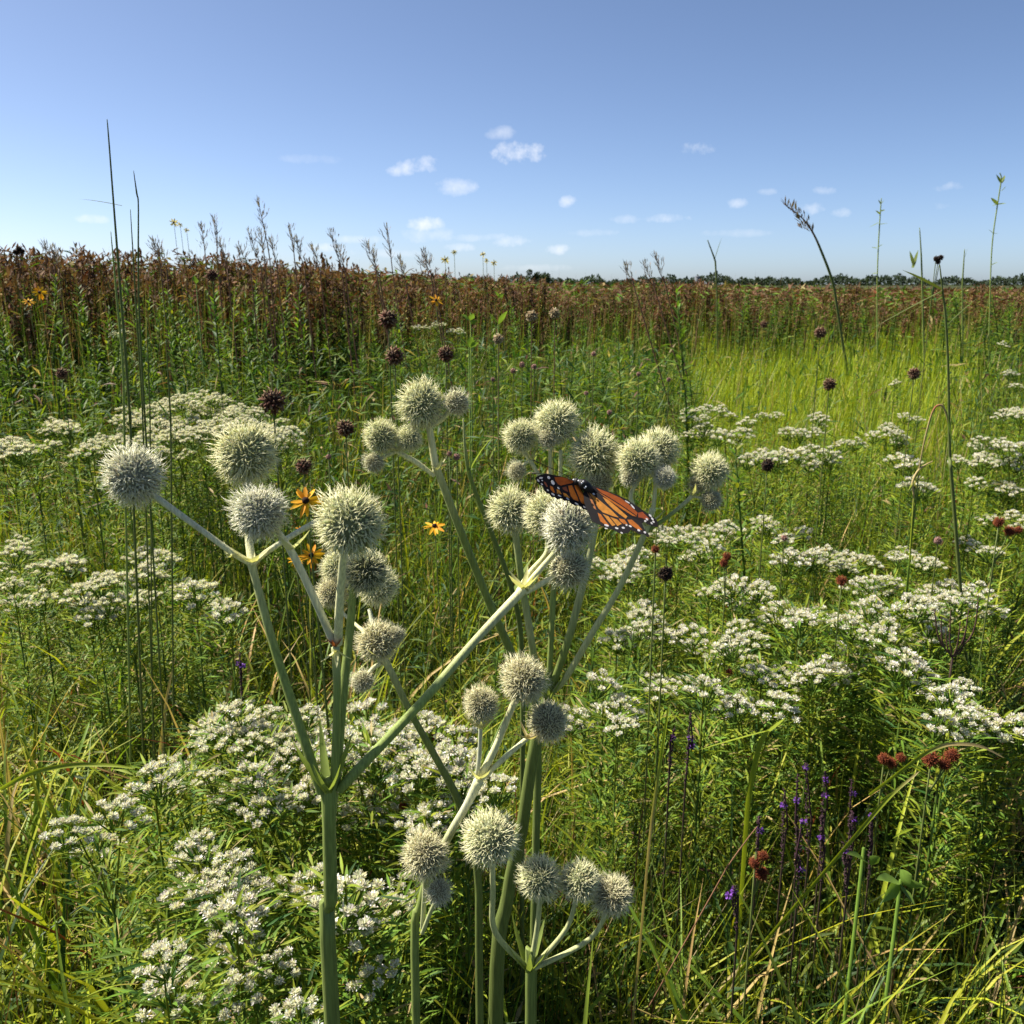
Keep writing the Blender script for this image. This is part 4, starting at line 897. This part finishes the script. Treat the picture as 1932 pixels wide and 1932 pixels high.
stalk('tall_grass_stalk', [(323, 900, 1.3), (322, 800, 1.3), (318, 720, 1.3), (313, 640, 1.3)], [3.4, 3.4, 3, 1.2], [GD] * 5, 'short dark stalk ending below the brown band, right of the tall ones')
stalk('tall_grass_stalk', [(284, 900, 1.35), (283, 780, 1.35), (280, 700, 1.35), (277, 600, 1.35)], [2.6, 2.6, 2.6, 1], [GD] * 5, 'thin dark stalk ending in the brown band beside the tall ones')
# skyline plumes, left
GY = np.array([.26, .22, .20])
for (q, y, yb) in ((405, 415, 500), (380, 430, 500), (488, 380, 480), (492, 440, 500), (470, 440, 500), (548, 430, 500), (625, 440, 505), (690, 460, 520), (705, 480, 525), (730, 430, 520), (512, 455, 505), (640, 470, 515), (450, 470, 505), (415, 455, 505), (800, 478, 525), (792, 490, 525), (290, 458, 500), (300, 470, 505), (85, 468, 500), (100, 476, 505), (560, 455, 505), (590, 470, 510), (755, 495, 528), (1238, 485, 535), (1180, 505, 540), (1215, 500, 540)):
    Y = random.uniform(4.6, 5.6)
    q2 = q + random.uniform(5, 26)
    stalk('feathery_grass', [(q2 + 6, 560, Y), (q2, yb, Y), (q + 4, y + 22, Y), (q, y, Y)], [2.4, 2.2, 1.3, .6], [BRN * 1.2] * 5, 'feathery seeded grass plume standing above the brown band against the sky', (), 'grass plume', 'feathery plumes on the skyline',
          [((q2 * .7 + q * .3, yb * .65 + y * .35, Y), (q - 2, y - 3, Y), 38, 18, 9, 1.5, GY)])
# right skyline
stalk('forked_grass', [(1353, 600, 10.5), (1352, 540, 10.5), (1350, 500, 10.5), (1348, 488, 10.5), (1335, 453, 10.5)], [2.6, 2.6, 3, 3, 1.5], [GD] * 6, 'Y-shaped forked grass stalk standing above the horizon right of centre', [((1348, 490, 10.5), (1361, 446, 10.5), 4)])
stalk('drooping_grass', [(1582, 600, 9.0), (1571, 533, 9.0), (1550, 475, 9.0), (1533, 438, 9.0), (1512, 410, 9.0), (1478, 384, 9.0)], [4.5, 4.5, 4, 3, 2, 1.2], [GD * .9] * 4 + [BRN * 1.3] * 3, 'grass stem bending left with a drooping seed head on the skyline', (), 'grass stalk', None,
      [((1535, 440, 9.0), (1480, 385, 9.0), 46, 14, 12, 3.2, np.array([.2, .15, .11])), ((1532, 438, 9.0), (1508, 428, 9.0), 14, 6, 10, 3, np.array([.2, .15, .11]))])
def weed(pts, lab, tw):
    o = stalk('spindly_weed', pts, [1.9] * (len(pts) - 1) + [1.2], [STEMG * 1.2] * (len(pts) + 1), lab, [((x0, y0, Y), (x1, y1, Y), w_) for (x0, y0, x1, y1, w_, Y) in tw], 'weed')
weed([(1655, 640, 10.0), (1655, 540, 10.0), (1657, 470, 10.0), (1661, 400, 10.0), (1663, 374, 10.0)], 'spindly green weed on the skyline, left of the taller right-hand one', [(1657, 420, 1640, 428, 5, 10.0), (1658, 423, 1676, 420, 5, 10.0), (1655, 468, 1644, 466, 5, 10.0), (1656, 466, 1666, 460, 5, 10.0), (1661, 404, 1652, 396, 5, 10.0), (1661, 398, 1670, 396, 5, 10.0), (1662, 385, 1657, 376, 5, 10.0), (1662, 385, 1668, 376, 5, 10.0), (1655, 515, 1645, 516, 4, 10.0)])
weed([(1866, 640, 9.6), (1869, 520, 9.6), (1873, 450, 9.6), (1883, 380, 9.6), (1889, 338, 9.6), (1886, 326, 9.6)], 'tallest spindly green weed on the skyline near the right edge', [(1882, 385, 1870, 372, 6, 9.6), (1882, 385, 1898, 383, 5, 9.6), (1889, 345, 1880, 328, 5, 9.6), (1889, 345, 1896, 330, 6, 9.6), (1889, 360, 1899, 350, 5, 9.6), (1875, 440, 1865, 432, 5, 9.6), (1875, 440, 1884, 440, 4, 9.6), (1869, 500, 1882, 494, 5, 9.6), (1882, 385, 1872, 388, 5, 9.6)])
stalk('forked_grass', [(1742, 620, 10.2), (1740, 540, 10.2), (1738, 480, 10.2), (1735, 430, 10.2)], [3, 3, 2.4, 1.2], [STEMG * .8] * 5, 'thin straight grass stalk with a side branch on the right skyline', [((1722, 505, 10.2), (1732, 470, 10.2), 10.2), ((1724, 500, 10.2), (1717, 472, 10.2), 10.2)])
stalk('forked_grass', [(1816, 620, 10.2), (1816, 540, 10.2), (1818, 500, 10.2), (1820, 470, 10.2)], [2.6, 2.6, 2, 1], [STEMG * .8] * 5, 'short thin grass stalk right of the dark triple seed head', [((1818, 490, 10.2), (1826, 466, 10.2), 2.5)])
stalk('tall_grass_stalk', [(1800, 960, 1.6), (1792, 860, 1.6), (1789, 700, 1.6), (1784, 600, 1.6), (1778, 545, 1.6), (1773, 500, 1.6)], [6, 5, 4, 4, 3, 1.5], [GD] * 7, 'tall thin dark stem rising through the bright grass at right',
      [((1778, 548, 1.6), (1640, 618, 1.62), 6), ((1779, 552, 1.6), (1700, 600, 1.6), 4), ((1775, 545, 1.6), (1705, 505, 1.6), 9), ((1790, 610, 1.6), (1850, 550, 1.7), 4)])
stalk('dry_bent_grass', [(1722, 1000, 1.5), (1735, 880, 1.5), (1752, 800, 1.5), (1765, 768, 1.5), (1780, 768, 1.5), (1790, 800, 1.5)], [2.5, 2.5, 3, 3.5, 3.5, 2], [MG, MG, STRAW * .8, STRAW, RUST * 1.2, STRAW, STRAW], 'bent rust-tipped dry stem hooked over beside the tall dark stem', [((1765, 768, 1.5), (1745, 840, 1.5), 6), ((1785, 775, 1.5), (1800, 850, 1.5), 7)])
stalk('dry_bent_grass', [(1720, 1000, 1.5), (1724, 940, 1.5), (1722, 910, 1.5), (1735, 885, 1.5), (1760, 870, 1.5)], [3, 3, 4, 4, 2], [YG, YG, STRAW, STRAW * 1.2, STRAW, STRAW], 'pale straw-coloured broken stem in the grass at right', [((1735, 885, 1.5), (1714, 925, 1.5), 7)])
# folded bright blade lower right and pale ones near the centre
stalk('folded_blade', [(1405, 1600, .98), (1412, 1500, .98), (1432, 1405, .98), (1450, 1375, .98)], [9, 10, 9, 6], [YG * 1.1] * 5, 'broad bright green blade folded over above the purple spikes', [((1450, 1378, .98), (1312, 1412, 1.0), 6), ((1450, 1380, .98), (1482, 1352, 1.0), 9)], 'grass blade')
stalk('folded_blade', [(1215, 1700, .8), (1228, 1560, .8), (1248, 1420, .8), (1262, 1330, .8)], [5, 6, 6, 4], [STRAW * 1.1] * 3 + [YG * 1.4] * 2, 'pale straight blade rising right of the lower balls, folded at its tip', [((1262, 1332, .8), (1285, 1375, .8), 6)], 'grass blade')
stalk('arching_blade', [(0, 1490, .95), (60, 1455, .95), (140, 1442, .95), (210, 1443, .95), (255, 1450, .95)], [7, 8, 8, 6, 3], [YG * 1.2] * 5, 'long pale blade arching over the lower left corner into the mint', (), 'grass blade', None, None, False)
stalk('arching_blade', [(1640, 1500, .9), (1700, 1455, .9), (1745, 1420, .9), (1790, 1402, .9), (1850, 1405, .9), (1895, 1430, .9)], [7, 7, 7, 6, 6, 3], [YG, YG, YG, STRAW, STRAW, STRAW * .9], 'blade arching behind the bright rust-red triple tuft', (), 'grass blade', None, None, False)
stalk('arching_blade', [(1560, 1640, .88), (1620, 1570, .88), (1680, 1500, .88), (1735, 1455, .88)], [7, 7, 6, 3], [YG * .9, YG, YG, STRAW], 'broad blade slanting up to the bright rust-red triple tuft', (), 'grass blade')
stalk('russet_stem', [(1325, 1720, .85), (1370, 1640, .85), (1405, 1590, .85), (1428, 1560, .85)], [2.4, 2.4, 2.4, 2], [BRN * 1.6] * 5, 'thin russet-brown stem slanting up beside the purple spikes', (), 'stem')

# ------------------------------------------------------------------ milkweed-like pale leaves above centre
def broadleaf(q, y, Y, ls, lab, grp=None):
    p = P(q, y, Y); base = np.array([p[0], p[1], 0]); t = thing('broad_leaved_plant', lab, 'plant', base, grp)
    mb = MB(); tube(mb, [base, p], [.003, .002], MG, 5); link('stem', mb.mesh('stem', M_STEM, True, off=base), t)
    for (x0, y0, x1, y1, w_) in ls:
        pa, pb_ = P(x0, y0, Y), P(x1, y1, Y - .02); mb = MB(); dist = np.linalg.norm(pa - [0, 0, H])
        ribbons(mb, [pa], [pb_ - pa], np.linalg.norm(pb_ - pa), w_ / F * dist, [.1, .7, 1, .75, .45, .02], np.array([.15, .24, .04]) * random.uniform(.85, 1.2), droop=.25, fold=.35, roll=random.uniform(.2, 1.2))
        link('leaf', mb.mesh('leaf', M_LEAF, off=base), t)
broadleaf(888, 590, 3, [(886, 605, 872, 588, 13), (888, 605, 892, 586, 12), (888, 612, 900, 600, 8)], 'pale broad leaves left of the V-shaped pair above centre')
broadleaf(940, 612, 3, [(940, 612, 922, 580, 12), (941, 612, 955, 578, 14), (940, 560, 935, 545, 9), (940, 562, 950, 550, 9)], 'pale broad-leaved plant whose leaf pair makes a V above centre')
broadleaf(885, 655, 2.7, [(884, 655, 868, 632, 15), (886, 655, 890, 628, 14), (887, 655, 902, 640, 11), (884, 660, 862, 652, 10)], 'pale broad-leaved plant right of the brown seed head above the balls')
broadleaf(370, 535, 3.4, [(370, 535, 366, 515, 14)], 'single pale upright leaf in the brown band at left')
broadleaf(1700, 1660, .8, [(1698, 1665, 1660, 1640, 26), (1700, 1665, 1720, 1632, 26), (1700, 1668, 1668, 1690, 24), (1702, 1668, 1745, 1660, 22), (1700, 1670, 1725, 1700, 20)], 'broad-leaved green plant at the bottom edge far right')
broadleaf(1630, 1600, .85, [(1640, 1630, 1605, 1590, 22), (1642, 1632, 1660, 1600, 16)], 'broad pointed leaf among the purple spikes at lower right')

# ------------------------------------------------------------------ distant trees and silo
def tree(q, ytop, Y, lab, wd=1.0, grp=None):
    p = P(q, 536, Y); h = H + (536 - ytop) / F * Y; base = np.array([p[0], p[1], 0]); t = thing('tree', lab, 'tree', base, grp)
    mb = MB(); tube(mb, [(0, 0, 0), (.1, 0, h * .3), (0, 0, h * .6)], [h * .035, h * .028, h * .015], (.05, .04, .03), 7)
    for k in range(4): a = k * 1.7; tube(mb, [(0, 0, h * (.25 + .08 * k)), (math.cos(a) * h * .25 * wd, math.sin(a) * h * .2, h * (.5 + .06 * k))], [h * .013, h * .005], (.05, .04, .03), 5)
    link('trunk', mb.mesh('trunk', M_DRY), t)
    mb = MB(); n = 1500; cc = rng.normal(0, 1, (9, 3)) * [h * .24 * wd, h * .2, h * .13] + [0, 0, h * .6]
    c = cc[rng.integers(0, 9, n)] + nrm(rng.normal(0, 1, (n, 3))) * (h * .17 * rng.uniform(.5, 1, (n, 1)))
    c[:, 2] = np.clip(c[:, 2], h * .16, h)
    ribbons(mb, c, nrm(rng.normal(0, 1, (n, 3))), h * .075, h * .05, [.4, 1, .1], mixcol(n, [np.array([.035, .06, .03]), np.array([.05, .075, .035])], [1, 1]), fold=.3)
    link('crown', mb.mesh('crown', M_DRY), t)
tree(1028, 511, 200, 'rounded bush-like tree alone on the horizon at centre', 1.7)
tree(1602, 529, 480, 'darkest wide tree on the right horizon, right of the drooping grass', 2.4)
for (q, yt, wd_) in ((1345, 527, 1.6), (1375, 530, 1.5), (1405, 529, 1.7), (1440, 531, 1.5), (1475, 532, 1.6), (1525, 530, 1.5), (1680, 532, 1.8), (1640, 533, 1.6), (1265, 529, 1.5), (1300, 531, 1.4), (1220, 530, 1.6), (1185, 532, 1.4), (1850, 535, 1.8), (1890, 533, 1.8), (1930, 534, 1.8), (1130, 531, 1.4)):
    tree(q, yt, 600, 'small dark tree in the far treeline along the right horizon', wd_ * 1.3, 'trees of the far treeline')
mb = MB(); n = 40000; q = rng.uniform(-1500, 3600, n); Yt = 700 + rng.uniform(-20, 20, n)
tp = 5.2 + 3.2 * lf(q / 30, q * 0) + 2.0 * lf(q / 7, q * 0, 1, 3)
bb = np.stack([(q - 966) / F * Yt, Yt, tp * rng.random(n) ** .7], 1)
ribbons(mb, bb, nrm(rng.normal(0, 1, (n, 3))), 2.4, 1.6, [.4, 1, .1], mixcol(n, [np.array([.03, .045, .028]), np.array([.04, .058, .034])], [1, 1]), fold=.3)
tag(link('distant_wood', mb.mesh('distant_wood', M_DRY)), 'low dark wood running along the horizon', 'wood', kind='stuff')
p = P(1315, 536, 560) * [1, 1, 0]; t = thing('silo', 'tiny dark silo poking above the treeline on the horizon', 'silo', p)
mb = MB(); tube(mb, [(0, 0, 0), (0, 0, 5.4)], [1.5, 1.5], (.14, .15, .17), 16); link('wall', mb.mesh('wall', M_STEM), t)
mb = MB(); tube(mb, [(0, 0, 5.4), (0, 0, 5.9), (0, 0, 6.2)], [1.6, 1.1, .3], (.10, .11, .13), 16); link('roof', mb.mesh('roof', M_STEM), t)
